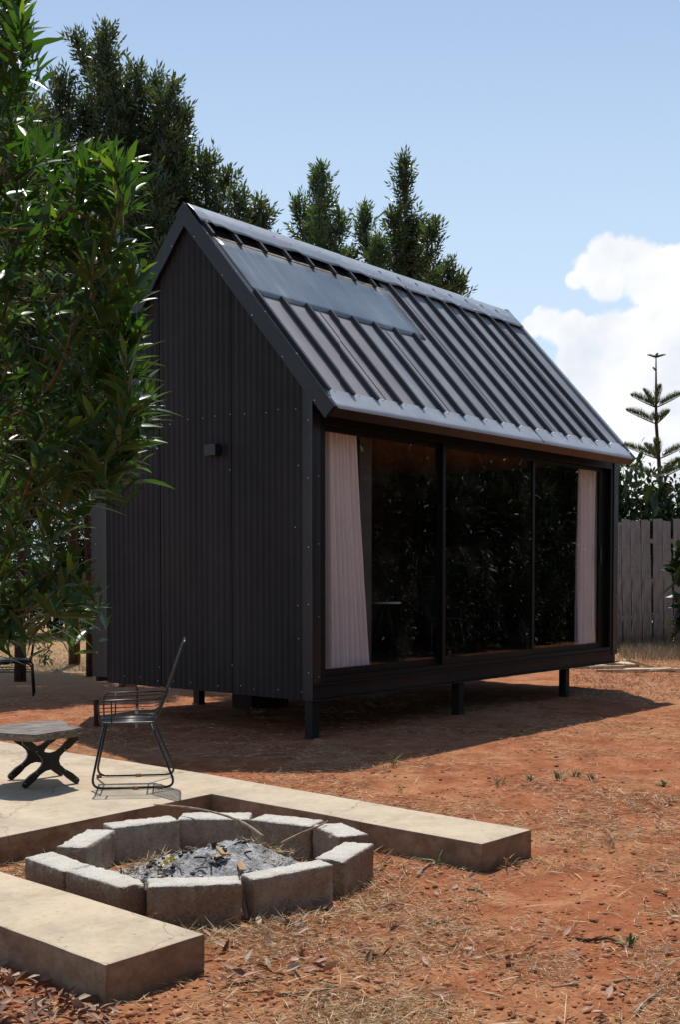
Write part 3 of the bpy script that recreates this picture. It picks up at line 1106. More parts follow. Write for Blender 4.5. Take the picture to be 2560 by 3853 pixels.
slab_on(rp, X0 + .002, X1, -0.012, 0.012, -0.100, -0.001, mb)
slab_on(rp, X0 + .002, X1, 0.013, 0.09, -0.104, -0.092, mb)
mb.build('fascia', MT['flash'], cabin)
MB().bb((0.02, 0.002, 2.85), (5.95, 0.10, 3.12)).build('lintel', MT['frame'], cabin)
mb = MB()
slab_on(bp, X0, X1, -0.012, 0.012, -0.1, 0.0, mb)
mb.build('fascia', MT['flash'], cabin)


# --- barge boards
def barge(pf, x0, x1, t0, t1, d, wav, nm, xin, seed):
    mb = MB()
    n = 26
    vs, fs = [], []
    for i in range(n + 1):
        t = t0 + (t1 - t0) * i / n
        lowj = wav * mnoise.noise(Vector((t * 3, seed, 0)))
        vs += [pf(xin, t, 0.012), pf(x1, t, 0.018), pf(x0, t, 0.022), pf(x0, t, -d + lowj), pf(x0 + 0.022 * (1 if x1 > x0 else -1), t, -d + lowj)]
    for i in range(n):
        for j in range(4):
            a = i * 5 + j
            fs.append((a, a + 5, a + 6, a + 1))
    mb.add(vs, fs, 0, False)
    mb.add([vs[0], vs[1], vs[2], vs[3], vs[4]], [(0, 1, 2, 3, 4)], 0)
    for i in range(5):
        mb.dome(pf(x0, t0 + (t1 - t0) * (i + .35) / 5, -d * 0.83), 0.007, (-1 if x1 > x0 else 1, 0, 0), 1)
        mb.dome(pf((x0 + xin) / 2, t0 + (t1 - t0) * (i + .2) / 5, 0.016), 0.007, NRM, 1)
    return mb.build(nm, [MT['flash'], MT['zinc']], cabin, fix=False)


barge(rp, X0, X0 + 0.012, -0.012, LS + 0.03, 0.125, 0.004, 'barge_board', 0.005, 1)
barge(bp, X0 + 0.006, X0 + 0.018, -0.012, LS - 0.02, 0.125, 0.022, 'barge_board', 0.005, 2)
barge(rp, X1 + 0.012, X1, -0.012, LS + 0.03, 0.125, 0.004, 'barge_board', X1 - 0.055, 3)
barge(bp, X1 + 0.012, X1, -0.012, LS - 0.02, 0.125, 0.004, 'barge_board', X1 - 0.055, 4)
mb = MB()                                     # raised upstand hiding the last rib
slab_on(rp, X1 - 0.075, X1 - 0.0, 0.23, LS + 0.03, 0.0, 0.034, mb)
mb.build('barge_upstand', MT['cap'], cabin)

# --- sliding door across the front
door = MB()
door.bb((0.10, 0.0, 0.5005), (0.172, 0.10, 2.849))
door.bb((5.83, 0.0, 0.5005), (5.90, 0.10, 2.849))
door.bb((0.1725, 0.0, 0.5005), (5.8295, 0.10, 0.548))
door.bb((0.1725, 0.0, 2.815), (5.8295, 0.10, 2.849))
door.bb((0.1725, 0.045, 0.5485), (5.8295, 0.052, 0.566))
door = door.build('sliding_door', MT['frame'], cabin)
for i, (x0, x1, y) in enumerate(((0.174, 2.110, 0.062), (2.085, 3.955, 0.020), (3.912, 5.828, 0.062))):
    a = 0.052
    fr = MB()
    fr.bb((x0, y, 0.549), (x0 + a, y + 0.034, 2.814))
    b_ = 0.190 if i == 2 else 0.052
    fr.bb((x1 - b_, y, 0.549), (x1, y + 0.034, 2.814))
    fr.bb((x0 + a, y + 0.001, 0.549), (x1 - b_, y + 0.033, 0.612))
    fr.bb((x0 + a, y + 0.001, 2.775), (x1 - b_, y + 0.033, 2.814))
    f_ = fr.build('door_leaf', MT['frame'], door)
    MB().bb((x0 + a - .004, y + 0.014, 0.608), (x1 - b_ + .004, y + 0.019, 2.779)).build('pane', MT['glass'], door)
h = MB()
h.bb((5.585, 0.030, 1.62), (5.605, 0.061, 1.645)).bb((5.585, 0.030, 1.775), (5.605, 0.061, 1.80)).bb((5.575, 0.012, 1.60), (5.615, 0.030, 1.82))
h.build('handle', MT['frame'], door)

# --- wall lamps on the gable
for y, z in ((1.21, 2.655), (2.66, 2.57)):
    mb = MB()
    mb.bb((-0.088, y - 0.075, z - 0.055), (-0.016, y + 0.075, z + 0.055))
    mb.bb((-0.016, y - 0.05, z - 0.04), (0.0, y + 0.05, z + 0.04))
    lo = mb.build('wall_lamp', MT['flash'], cabin)
    bv = lo.modifiers.new('edge', 'BEVEL')
    bv.width = 0.004
    bv.segments = 2

# --- rough concrete pier under the floor
mb = MB().bb((1.35, 2.05, -0.05), (1.95, 2.35, 0.17))
mb.build('footing', MT['inside'], cabin)


# --- curtains
def curtain(name, x0t, x1t, x0b, x1b, y, z0, z1, folds, label, seed, hang=0.0):
    nu, nv = folds * 10, 24
    vs, fs = [], []
    for j in range(nv + 1):
        w = j / nv
        z = z0 + (z1 - z0) * w
        for i in range(nu + 1):
            s = i / nu
            xa = x0b + (x0t - x0b) * w ** 1.0 + (0.012 * math.sin(w * 5 + seed))
            xb = x1b + (x1t - x1b) * (w ** (1.0 + hang))
            ph = s * folds * 2 * math.pi + 0.8 * math.sin(w * 2.3 + s * 5 + seed) + 3.2 * mnoise.noise(Vector((s * 3.5, w * .6, seed)))
            am = 0.034 + 0.016 * (1 - w) + 0.034 * mnoise.noise(Vector((s * 5, w * 1.2, seed + 3)))
            zz = z + (0.018 * mnoise.noise(Vector((s * 6, 0, seed))) if j == 0 else 0)
            vs.append((xa + (xb - xa) * s + 0.010 * math.cos(ph), y + am * math.sin(ph), zz))
    for j in range(nv):
        for i in range(nu):
            a = j * (nu + 1) + i
            fs.append((a, a + 1, a + nu + 2, a + nu + 1))
    o = MB().add(vs, fs, 0, True).build(name, MT['curtain'], fix=False)
    tag(o, label, 'curtain')
    return o


curtain('curtain', 0.36, 0.84, 0.40, 1.02, 0.19, 0.600, 2.795, 8, 'pale curtain bunched at the near end of the glass front', 1.0)
curtain('curtain', 5.26, 5.88, 5.22, 5.88, 0.15, 0.565, 2.795, 8, 'pale curtain hanging at the far end of the glass front by the door handle', 4.0, 0.3)
curtain('curtain', 2.35, 2.60, 2.30, 2.58, 2.93, 0.6, 2.6, 4, 'dim grey curtain at the back of the dark room', 2.0)


# ================================================================== fire ring of blocks
def rough_block(name, L, W, Hh, seed, chip=0.0):
    """rounded, worn block: an even grid over a box, edges rounded off, then roughened"""
    n = (30, 12, 16)
    h = Vector((L / 2, W / 2, Hh / 2))
    rd = 0.011
    vid, vs, fs = {}, [], []

    def vert(i, j, k):
        key = (i, j, k)
        if key not in vid:
            p = Vector(((i / n[0] - .5) * L, (j / n[1] - .5) * W, (k / n[2] - .5) * Hh))
            c = Vector([max(-h[q] + rd, min(h[q] - rd, p[q])) for q in range(3)])
            d = p - c
            nn = d.normalized() if d.length > 1e-9 else Vector((0, 0, 1))
            q = c + Vector((seed * 3.1, 0, 0))
            edge = sum(1 for e in range(3) if abs(abs(p[e]) - h[e]) < .014) > 1
            a = 0.0022 * mnoise.noise(q * 95) + 0.0028 * mnoise.noise(q * 38) + 0.004 * mnoise.noise(q * 9)
            if edge:
                a -= 0.010 * max(0, mnoise.noise(q * 26)) + .001
            if chip:
                w = (p - Vector((-L / 2, -W / 2, Hh / 2))).length
                if w < chip:
                    a -= 0.022 * (1 - w / chip)
            vid[key] = len(vs)
            vs.append(c + nn * (rd + a))
        return vid[key]
    for ax in range(3):
        u, v = (ax + 1) % 3, (ax + 2) % 3
        for side in (0, n[ax]):
            for i in range(n[u]):
                for j in range(n[v]):
                    q = []
                    for (du, dv) in ((0, 0), (1, 0), (1, 1), (0, 1)):
                        k = [0, 0, 0]
                        k[ax], k[u], k[v] = side, i + du, j + dv
                        q.append(vert(*k))
                    fs.append(q if side else q[::-1])
    return MB().add(vs, fs, 0, True).build(name, MT['block'], fix=False)


BLK = [('A', -4.461, -3.175, -40.1, 0.400, 0.150, 'grey block at the near side of the fire ring, speckled face square to the viewer'),
       ('B', -4.068, -3.357, -15.2, 0.425, 0.118, 'long reddish brown block at the near right of the fire ring'),
       ('C', -3.619, -3.320, 17.4, 0.400, 0.158, 'block with a chipped corner at the right end of the fire ring'),
       ('D', -3.303, -3.028, -115.0, 0.335, 0.175, 'small block touching the slab arm behind the chipped block of the fire ring'),
       ('E', -3.298, -2.658, -76.0, 0.368, 0.175, 'block on the far side of the fire ring with a thin stick leaning on it'),
       ('F', -3.451, -2.277, -51.1, 0.395, 0.180, 'block at the back of the fire ring under the long curved stick'),
       ('G', -3.822, -2.104, -19.8, 0.385, 0.150, 'block at the back left of the fire ring, next to the curved stick'),
       ('H', -4.232, -2.168, 29.6, 0.400, 0.155, 'block on the left of the fire ring angled towards the upper slab edge'),
       ('I', -4.608, -2.440, -98.0, 0.372, 0.155, 'leftmost block of the fire ring, end to end with the next one'),
       ('J', -4.649, -2.831, -94.5, 0.420, 0.150, 'block of the fire ring beside the near slab arm, its end face towards the viewer')]
for i, (k, x, y, an, L, W, lab) in enumerate(BLK):
    o = rough_block('concrete_block', L - 0.006, W, 0.215, i + 1, 0.06 if k in 'CJ' else 0.0)
    o.location = (x, y, 0.178 - 0.1075 + 0.004 * math.sin(i * 2.3))
    o.rotation_euler = (R(0.6 * math.sin(i * 1.7)), R(0.7 * math.cos(i * 2.9)), R(an if k != 'J' else an + 180))
    tag(o, lab, 'block', 'concrete blocks around the fire pit')

# --- ash
RC = Vector((-3.975, -2.745))
vs, fs = [], []
na, nr = 96, 44
for i in range(nr + 1):
    rr = 0.60 * i / nr
    for j in range(na):
        a = 2 * math.pi * j / na
        x, y = rr * math.cos(a) * 1.04, rr * math.sin(a) * 0.92
        q = Vector((x, y, 1.3))
        h = 0.014 + 0.135 * math.exp(-(((x - .20) / .24) ** 2 + ((y + .04) / .20) ** 2)) + 0.095 * math.exp(-(((x + .10) / .26) ** 2 + ((y - .10) / .22) ** 2))
        h += (0.022 * mnoise.noise(q * 9) + 0.016 * abs(mnoise.noise(q * 22)) + 0.008 * mnoise.noise(q * 55)) * min(1, (0.62 - rr) * 6)
        h *= min(1, max(0, (0.60 - rr) * 7))
        vs.append((x, y, h - 0.006))
for i in range(nr):
    for j in range(na):
        a, b_ = i * na + j, i * na + (j + 1) % na
        fs.append((a, a + na, b_ + na, b_))
ash = MB().add(vs, fs, 0, True)
r3 = random.Random(11)


def ash_h(x, y):
    return 0.014 + 0.135 * math.exp(-(((x - .20) / .24) ** 2 + ((y + .04) / .20) ** 2)) + 0.095 * math.exp(-(((x + .10) / .26) ** 2 + ((y - .10) / .22) ** 2))


for k in range(260):                       # cinders and half burnt lumps
    a, rr = r3.uniform(0, 6.28), 0.46 * math.sqrt(r3.random())
    x, y = rr * math.cos(a), rr * math.sin(a) * .9
    if x > .08 and y < .12 and r3.random() < .8:
        continue
    s = r3.uniform(0.005, 0.020)
    ash.box((x, y, ash_h(x, y) + s * .1), (s * r3.uniform(.8, 2.2), s, s * .8), 1 if r3.random() < .5 else 0, Matrix.Rotation(r3.uniform(0, 3), 3, 'Z') @ Matrix.Rotation(r3.uniform(-.6, .6), 3, 'X'))
for k in range(60):                        # burnt sticks and bits of straw-coloured wood
    a, rr = r3.uniform(0, 6.28), 0.42 * math.sqrt(r3.random())
    x, y = rr * math.cos(a) - .05, rr * math.sin(a) * .8
    d = Vector((r3.uniform(-1, 1), r3.uniform(-1, 1), r3.uniform(-.1, .3))).normalized() * r3.uniform(.02, .07)
    p0 = Vector((x, y, ash_h(x, y) + .004))
    ash.tube([p0, p0 + d * .5 + Vector((0, 0, .003)), p0 + d], r3.uniform(.002, .005), 5, r3.choice((1, 1, 2)))
ash = ash.build('ash_heap', [MT['ash'], MT['char'], MT['stick']], fix=False)
ash.location = (RC.x, RC.y, 0.0)
tag(ash, 'heap of grey ash and cinders inside the ring of blocks', 'ash')

def on_ash(u, v):
    z = .08
    for _ in range(12):
        p = gp(u, v, z)
        z = .5 * z + .5 * (ash_h(p[0] - RC.x, p[1] - RC.y) + .016)
    return gp(u, v, z)


# --- wood chips, foil, sticks in the fire
for i, (u, v, z, L, W, rz, ti, lab) in enumerate((
        (903, 3262, 0.085, 0.075, 0.032, 60, 30, 'flat split wood chip leaning at the near edge of the ash'),
        (826, 3205, 0.12, 0.09, 0.022, 70, 18, 'pale wood chip upright in the middle of the ash heap'),
        (836, 3222, 0.105, 0.085, 0.018, -10, 4, 'pale wood chip lying flat in the middle of the ash heap'),
        (1135, 3195, 0.07, 0.09, 0.020, 115, 35, 'pale wood chip at the right of the ash by the dark inner block face'),
        (1120, 3170, 0.08, 0.06, 0.030, 20, 30, 'brown wood chip at the right of the ash heap behind the pale one'))):
    p = on_ash(u, v)
    mb = MB()
    mb.prism([(-L / 2, -W / 2, 0), (L * .35, -W * .55, 0.004), (L / 2, W * .1, 0.006), (L * .2, W / 2, 0.002), (-L * .45, W * .4, 0)], (0, 0, 0.008))
    o = mb.build('wood_chip', MT['chip'])
    o.location = p
    o.rotation_euler = (R(8), R(-ti * .6), R(rz))
    tag(o, lab, 'wood chip', 'wood chips in the ash')
p = on_ash(632, 3240)
mb = MB()
vs, fs = [], []
for i in range(7):
    for j in range(5):
        vs.append((i * .012 - .036, j * .010 - .02, 0.02 * mnoise.noise(Vector((i * .7, j * .8, 2))) + 0.006 * ((i + j) % 2)))
for i in range(6):
    for j in range(4):
        a = i * 5 + j
        fs.append((a, a + 5, a + 6, a + 1))
o = mb.add(vs, fs).build('wrapper', MT['foil'], fix=False)
o.modifiers.new('thickness', 'SOLIDIFY').thickness = 0.001
o.location = p
o.rotation_euler = (R(15), R(-25), R(-30))
tag(o, 'crumpled gold foil wrapper on the ash heap', 'wrapper')


def stick(name, pts, r0, r1, mat, lab, cat='stick', group=None, knots=True):
    P = [Vector(p) for p in pts]
    org = P[0].copy()
    Q = []
    n = 18
    for i in range(n + 1):                 # Catmull-Rom through the points
        s = i / n * (len(P) - 1)
        k = min(int(s), len(P) - 2)
        f = s - k
        a, b_, c, d = P[max(k - 1, 0)], P[k], P[k + 1], P[min(k + 2, len(P) - 1)]
        q = 0.5 * ((2 * b_) + (c - a) * f + (2 * a - 5 * b_ + 4 * c - d) * f * f + (3 * b_ - a - 3 * c + d) * f ** 3)
        Q.append(q - org + Vector((mnoise.noise(q * 9), mnoise.noise(q * 9 + Vector((5, 0, 0))), 0)) * r0 * .8)
    rad = [r0 + (r1 - r0) * i / n + r0 * 0.22 * mnoise.noise(Vector((i * .9, r0 * 999, 0))) for i in range(n + 1)]
    mb = MB().tube(Q, rad, 7)
    if knots:
        for i in (5, 11):
            t = (Q[i + 1] - Q[i]).normalized()
            mb.tube([Q[i], Q[i] + (t + Vector((.4, -.5, .6))).normalized() * r0 * 5], [rad[i] * .6, rad[i] * .3], 5)
    o = mb.build(name, mat)
    o.location = org
    return tag(o, lab, cat, group)


stick('stick', [gp(578, 3027, 0.205), gp(720, 3040, 0.225), gp(845, 3068, 0.215), gp(930, 3105, 0.19), gp(990, 3150, 0.15)], 0.004, 0.009, MT['stick'],
      'long curved dry stick lying over the back blocks into the ash', group='sticks around the fire pit')
stick('stick', [gp(1055, 3172, 0.12), gp(1130, 3135, 0.16), gp(1195, 3108, 0.19), gp(1232, 3090, 0.20)], 0.006, 0.004, MT['stick'],
      'straight thin stick leaning from the ash onto the far right blocks', group='sticks around the fire pit', knots=False)
stick('stick', [gp(906, 3300, 0.135), gp(912, 3340, 0.11), gp(918, 3400, 0.06), gp(930, 3455, 0.012)], 0.005, 0.009, MT['stick'],
      'dry stalk wedged in the gap between the two front blocks of the fire ring', group='sticks around the fire pit')
stick('stick', [gp(1025, 3452, 0.012), gp(1080, 3468, 0.02), gp(1145, 3488, 0.012)], 0.010, 0.007, MT['driftwood'],
      'grey broken stick on the soil in front of the reddish block', group='sticks around the fire pit')

# --- sticks lying on the red soil
for (pts, r0, r1, mt, lab) in (
        ([(2168, 3530), (2235, 3536), (2295, 3530), (2350, 3556)], .007, .006, 'darkstick', 'bent dark brown stick on the soil at the right side, pale at one end'),
        ([(2310, 3692), (2380, 3684), (2445, 3694)], .005, .003, 'stick', 'slender curved stick on the soil in the lower right corner'),
        ([(1048, 3738), (1120, 3736), (1195, 3728), (1265, 3710)], .005, .003, 'stick', 'long thin stick on the soil right of the near slab end'),
        ([(1240, 3702), (1225, 3750), (1208, 3790)], .004, .003, 'darkstick', 'thin dark stick on the soil crossing the end of the long thin one'),
        ([(1590, 3478), (1640, 3472), (1690, 3462)], .008, .006, 'stick', 'short thick pale stick on the soil in front of the far slab arm'),
        ([(1760, 3345), (1800, 3350), (1835, 3368)], .006, .004, 'darkstick', 'dark twig on the soil under the tip of the far slab arm'),
        ([(1575, 3295), (1600, 3265), (1640, 3248)], .010, .006, 'stick', 'forked pale stick beside the far slab arm'),
        ([(2465, 3352), (2488, 3360), (2508, 3368)], .006, .005, 'darkstick', 'short black twig on the soil near the right edge'),
        ([(2395, 3810), (2420, 3780), (2490, 3722)], .006, .004, 'stick', 'straight pale stalk in the lower right corner pointing up right'),
        ([(1740, 3390), (1770, 3392), (1800, 3386)], .005, .004, 'darkstick', 'small dark stick on open soil right of the fire ring'),
        ([(2080, 3715), (2130, 3708), (2180, 3698)], .004, .005, 'stick', 'thin grey stick on the soil left of the lower right corner'),
        ([(860, 3705), (900, 3700), (960, 3690)], .005, .003, 'darkstick', 'dark twig on the soil beside the near slab end')):
    stick('stick', [gp(u, v, 0.010) for u, v in pts], r0, r1, MT[mt], lab, group='sticks on the red soil', knots=r0 > .0055)


# ================================================================== wire chair
def rounded(pts, r, n=5):
    out = [Vector(pts[0])]
    for i in range(1, len(pts) - 1):
        p0, p1, p2 = Vector(pts[i - 1]), Vector(pts[i]), Vector(pts[i + 1])
        a, b_ = (p0 - p1), (p2 - p1)
        rr = min(r, a.length * .45, b_.length * .45)
        a, b_ = p1 + a.normalized() * rr, p1 + b_.normalized() * rr
        for k in range(n + 1):
            f = k / n
            out.append((a * (1 - f) + p1 * f) * (1 - f) + (p1 * (1 - f) + b_ * f) * f)
    out.append(Vector(pts[-1]))
    return out


def back_x(z):
    return -0.145 - 0.36 * (z - 0.41)


def make_wire_chair():
    root = empty('wire_chair', (0, 0, 0))
    for s in (-1, 1):
        mb = MB()
        mb.tube(rounded([(0.170, 0.185 * s, 0.407), (0.255, 0.232 * s, 0.008), (-0.270, 0.232 * s, 0.008), (-0.110, 0.185 * s, 0.407)], 0.075, 7), 0.0075, 8)
        leg = mb.build('sled_leg', MT['blackpaint'], root)
        for x in (-.02, -.17) if s > 0 else (.235, -.02):
            MB().tube([(x - .018, .232 * s, .008), (x + .018, .232 * s, .008)], 0.0105, 8).build('sleeve', MT['tan'], leg)
    mb = MB()
    fr = rounded([(0.20, -.20, .41), (0.20, .20, .41), (-.145, .20, .41), (-.145, -.20, .41), (0.20, -.20, .41)], .03, 4)
    mb.tube(fr, 0.006, 8)
    for i in range(15):
        y = -.175 + .35 * i / 14
        mb.tube([(.20, y, .412), (.03, y, .407), (-.145, y, .411)], 0.0032, 5)
    mb.tube([(.17, -.2, .402), (.17, .2, .402)], .005, 6).tube([(-.11, -.2, .402), (-.11, .2, .402)], .005, 6)
    mb.build('seat', MT['blackpaint'], root)
    for s in (-1, 1):
        mb = MB()
        mb.tube(rounded([(.198, .20 * s, .41), (.205, .245 * s, .552), (back_x(.56), .235 * s, .562)], .05, 6), .0055, 7)
        mb.tube([(.125, .2 * s, .41), (.125, .236 * s, .552)], .0048, 6)
        for k in range(5):
            z = .432 + .024 * k
            y = (.206 + .0066 * k) * s
            mb.tube(rounded([(.199, y, z), (back_x(z) + .0, y, z + .012), (back_x(z + .1) - .01, y * .80, z + .10)], .08, 5), .003, 5)
        mb.build('armrest', MT['blackpaint'], root)
    mb = MB()
    mb.tube(rounded([(-.145, -.20, .41), (back_x(.92), -.185, .92), (back_x(.92), .185, .92), (-.145, .20, .41)], .06, 6), .0065, 8)
    for k in range(18):
        z = .440 + .0270 * k
        w = .198 - .02 * k / 17
        mb.tube([(back_x(z), -w, z), (back_x(z) - .003, -w * .5, z), (back_x(z) - .004, 0, z), (back_x(z) - .003, w * .5, z), (back_x(z), w, z)], .0030, 5)
    for y in (-.12, .12):
        mb.tube([(-.15, y, .41), (back_x(.7) - .011, y, .7), (back_x(.92) - .004, y, .918)], .0035, 5)
    mb.build('backrest', MT['blackpaint'], root)
    return root


chair = make_wire_chair()
chair.location = (-2.955, -1.03, SL_T + .004)
chair.rotation_euler = (0, 0, math.atan2(.680, -.733))
tag(chair, 'black wire chair with sled legs standing on the slab beside the stool', 'chair', 'black wire chairs')
c2 = copy_tree(chair)
c2.location = (3.9, 1.3, 0.536)
c2.rotation_euler = (0, 0, R(-120))
c2['label'] = 'dim wire chair inside the dark room behind the middle glass pane'


tb = empty('side_table', (3.02, 1.45, .536))
tag(tb, 'dim round table with a pale top inside the room behind the first glass pane', 'table')
MB().tube([(0, 0, .60), (0, 0, .62)], .17, 28).build('table_top', MT['tabletop'], tb)
for a in (0.3, 2.4, 4.5):
    MB().tube([(.03 * math.cos(a), .03 * math.sin(a), .598), (.17 * math.cos(a), .17 * math.sin(a), 0)], .010, 7).build('leg', MT['blackpaint'], tb)

# ================================================================== stool
st = empty('stool', (-3.300, -0.545, SL_T + .003), math.atan2(-.35, .937))
tag(st, 'low stool with a weathered grey wood top on crossed dark legs', 'stool')
ca, sa = .937, -.35


def tol(x, y):
    dx, dy = x + 3.300, y + .545
    return (dx * ca + dy * sa, -dx * sa + dy * ca)


tp = [tol(*q) for q in ((-3.665, -.545), (-3.53, -.40), (-3.404, -.303), (-3.20, -.355), (-3.061, -.433), (-3.10, -.53), (-3.175, -.640), (-3.205, -.70), (-3.195, -.78), (-3.21, -.84), (-3.40, -.885), (-3.602, -.895), (-3.673, -.787), (-3.70, -.66))]
b = bmesh.new()
Hs = 0.366
lo = [b.verts.new((x * .985, y * .985, Hs - .046)) for x, y in tp]
hi = [b.verts.new((x, y, Hs)) for x, y in tp]
n = len(tp)
for i in range(n):
    b.faces.new((lo[i], lo[(i + 1) % n], hi[(i + 1) % n], hi[i]))
b.faces.new(hi)
b.faces.new(lo[::-1])
bmesh.ops.recalc_face_normals(b, faces=b.faces)
bmesh.ops.bevel(b, geom=[e for e in b.edges if abs(e.verts[0].co.z - e.verts[1].co.z) < .001], offset=.007, segments=2, affect='EDGES')
bmesh.ops.triangulate(b, faces=[f for f in b.faces if len(f.verts) > 4])
bmesh.ops.subdivide_edges(b, edges=[e for e in b.edges if e.calc_length() > .08], cuts=3)
for v in b.verts:
    v.co += Vector((mnoise.noise(v.co * 11), mnoise.noise(v.co * 11 + Vector((3, 3, 3))), mnoise.noise(v.co * 8) * .9)) * .006
me = bpy.data.meshes.new('stool_top')
b.to_mesh(me)
b.free()
me.materials.append(MT['driftwood'])
o = bpy.data.objects.new('stool_top', me)
COL.objects.link(o)
o.parent = st


def x_plate(Wh, Hh):
    arms = [(-Wh, 0.018), (Wh, 0.018), (Wh * .97, Hh - .018), (-Wh * .97, Hh - .018)]
    c = Vector((0, Hh / 2))
    ctr = [Vector((0, Hh / 2 - .052)), Vector((.052, Hh / 2)), Vector((0, Hh / 2 + .052)), Vector((-.052, Hh / 2))]
    out = []
    for k in range(4):
        a = Vector(arms[k])
        d = (a - c).normalized()
        nrm = Vector((-d.y, d.x))
        r = .021
        for j in range(7):
            an = -math.pi / 2 + math.pi * j / 6
            out.append(a + d * (r * math.cos(an) - .004) + nrm * (r * math.sin(an)))
        nx_ = Vector(arms[(k + 1) % 4])
        dn = (nx_ - c).normalized()
        p0 = a + nrm * r * 1.1 - d * .06
        p3 = nx_ - Vector((-dn.y, dn.x)) * r * 1.1 - dn * .06
        m = ctr[(k + (0 if True else 0)) % 4]
        q = m * 2 - (p0 + p3) / 2
        for j in range(7):
            f = j / 6
            out.append(p0 * (1 - f) ** 2 + q * 2 * f * (1 - f) + p3 * f * f)
    return out


pl = x_plate(.165, .312)
for y in (-.185, .155):
    mb = MB()
    mb.prism([(q.x, y, q.y) for q in pl], (0, .028, 0))
    for (x, z) in ((-.165, .03), (.165, .03), (-.09, .09), (.09, .09), (-.09, .225), (.09, .225)):
        mb.dome((x, y - .0005, z), .0036, (0, -1, 0), 1, .5)
    mb.build('crossed_leg', [MT['darkwood'], MT['zinc']], st, fix=False)
MB().bb((-.175, -.20, .302), (.165, .20, .322)).build('cross_plank', MT['paleply'], st)

# ================================================================== chair in the shade
ch = empty('padded_chair', (0.62, 5.36, 0.0), R(-38))
tag(ch, 'black chair with a round padded seat in the tree shade at the left', 'chair')
mb = MB()
ring = [(0.21 * math.cos(a) * (1.0 if abs(math.cos(a)) < .8 else 1.0), .20 * math.sin(a)) for a in np.linspace(0, 2 * math.pi, 25)[:-1]]
vs, fs = [], []
for (s, z) in ((.9, .400), (1.0, .412), (1.0, .432), (.88, .446), (.5, .452)):
    vs += [(x * s, y * s, z) for x, y in ring]
for i in range(4):
    for k in range(24):
        k2 = (k + 1) % 24
        fs.append((i * 24 + k, i * 24 + k2, i * 24 + 24 + k2, i * 24 + 24 + k))
fs.append(tuple(range(96, 120)))
mb.add(vs, fs, 0, True)
mb.build('seat', MT['seatpad'], ch)
for sx in (-1, 1):
    for sy in (-1, 1):
        MB().tube(rounded([(.06 * sx, .15 * sy, .40), (.205 * sx, .185 * sy, .40), (.225 * sx, .20 * sy, 0.0)], .07, 6), .0125, 8).build('leg', MT['blackpaint'], ch)
mb = MB()
for z in (.33, .30):
    mb.tube([(-.21, .19, z), (.21, .19, z)], .006, 6).tube([(-.21, -.19, z), (.21, -.19, z)], .006, 6)
mb.build('stretcher', MT['blackpaint'], ch)
mb = MB()
mb.tube(rounded([(.19, -.17, .40), (.25, -.18, .80), (.25, .18, .80), (.19, .17, .40)], .08, 6), .010, 7)
mb.tube([(.245, -.17, .72), (.245, .17, .72)], .006, 6)
mb.build('backrest', MT['blackpaint'], ch)

# ================================================================== stake and pipe beside the cabin
mb = MB()
mb.tube([(0, 0, -.08), (.004, 0, .12), (-.002, .003, .262)], [.030, .029, .027], 9)
o = mb.build('stake', MT['stake'])
o.location = (-.658, 2.207, 0)
tag(o, 'short brown wooden stake in the ground behind the wire chair', 'stake')
mb = MB()
o = empty('standpipe', (-.448, 1.855, 0))
tag(o, 'white and rusty water pipe rising from the soil behind the wire chair', 'pipe')
MB().tube([(0, 0, -.05), (0, 0, .19)], .0165, 10).build('sleeve', MT['whitepipe'], o)
MB().tube(rounded([(0, 0, .191), (0, 0, .405), (-.10, .08, .412)], .03, 5), .0125, 9).build('riser', MT['rustpipe'], o)
MB().tube([(-.098, .078, .412), (-.135, .108, .412)], .018, 9).build('tap', MT['rustpipe'], o)

# ================================================================== fence
fl, fr_ = gp(2250, 2442), gp(2700, 2436)
fd = (fr_ - fl)
flen = np.linalg.norm(fd)
fd /= flen
fn = np.array([-fd[1], fd[0], 0])
fence = empty('plank_fence', (fl[0], fl[1], 0), math.atan2(fd[1], fd[0]))
tag(fence, 'tall grey fence of rough upright wooden planks at the right', 'fence')
rf = random.Random(21)
x = -2.2
while x < flen + 1.2:
    wd = rf.uniform(.165, .215)
    hgt = 2.52 + 0.05 * x / 2 + rf.uniform(-.03, .05)
    lean = rf.uniform(-.03, .012) - 0.07
    e = [rf.uniform(-.012, .012) for _ in range(14)]
    mb = MB()
    pl = []
    m = 7
    for i in range(m):
        z = hgt * i / (m - 1)
        pl.append((wd - .006 + e[i] * .8 + lean * (z / hgt) + .0, 0, z))
    for i in range(m - 1, -1, -1):
        z = hgt * i / (m - 1) + (rf.uniform(-.02, .03) if i == m - 1 else 0)
        pl.append((e[7 + i] * .8 + lean * (z / hgt), 0, z))
    mb.prism(pl, (0, .03 + rf.uniform(0, .01), 0))
    o = mb.build('plank', MT['planks'], fence)
    o.location = (x, rf.uniform(-.02, .02), 0)
    o.rotation_euler = (R(rf.uniform(-.8, .8)), 0, R(rf.uniform(-5, 5)))
    x += wd + rf.uniform(.012, .034)
for z in (.55, 1.3, 2.1):
    MB().bb((-2.2, .062, z), (flen + 1.2, .11, z + .09)).build('rail', MT['planks'], fence)

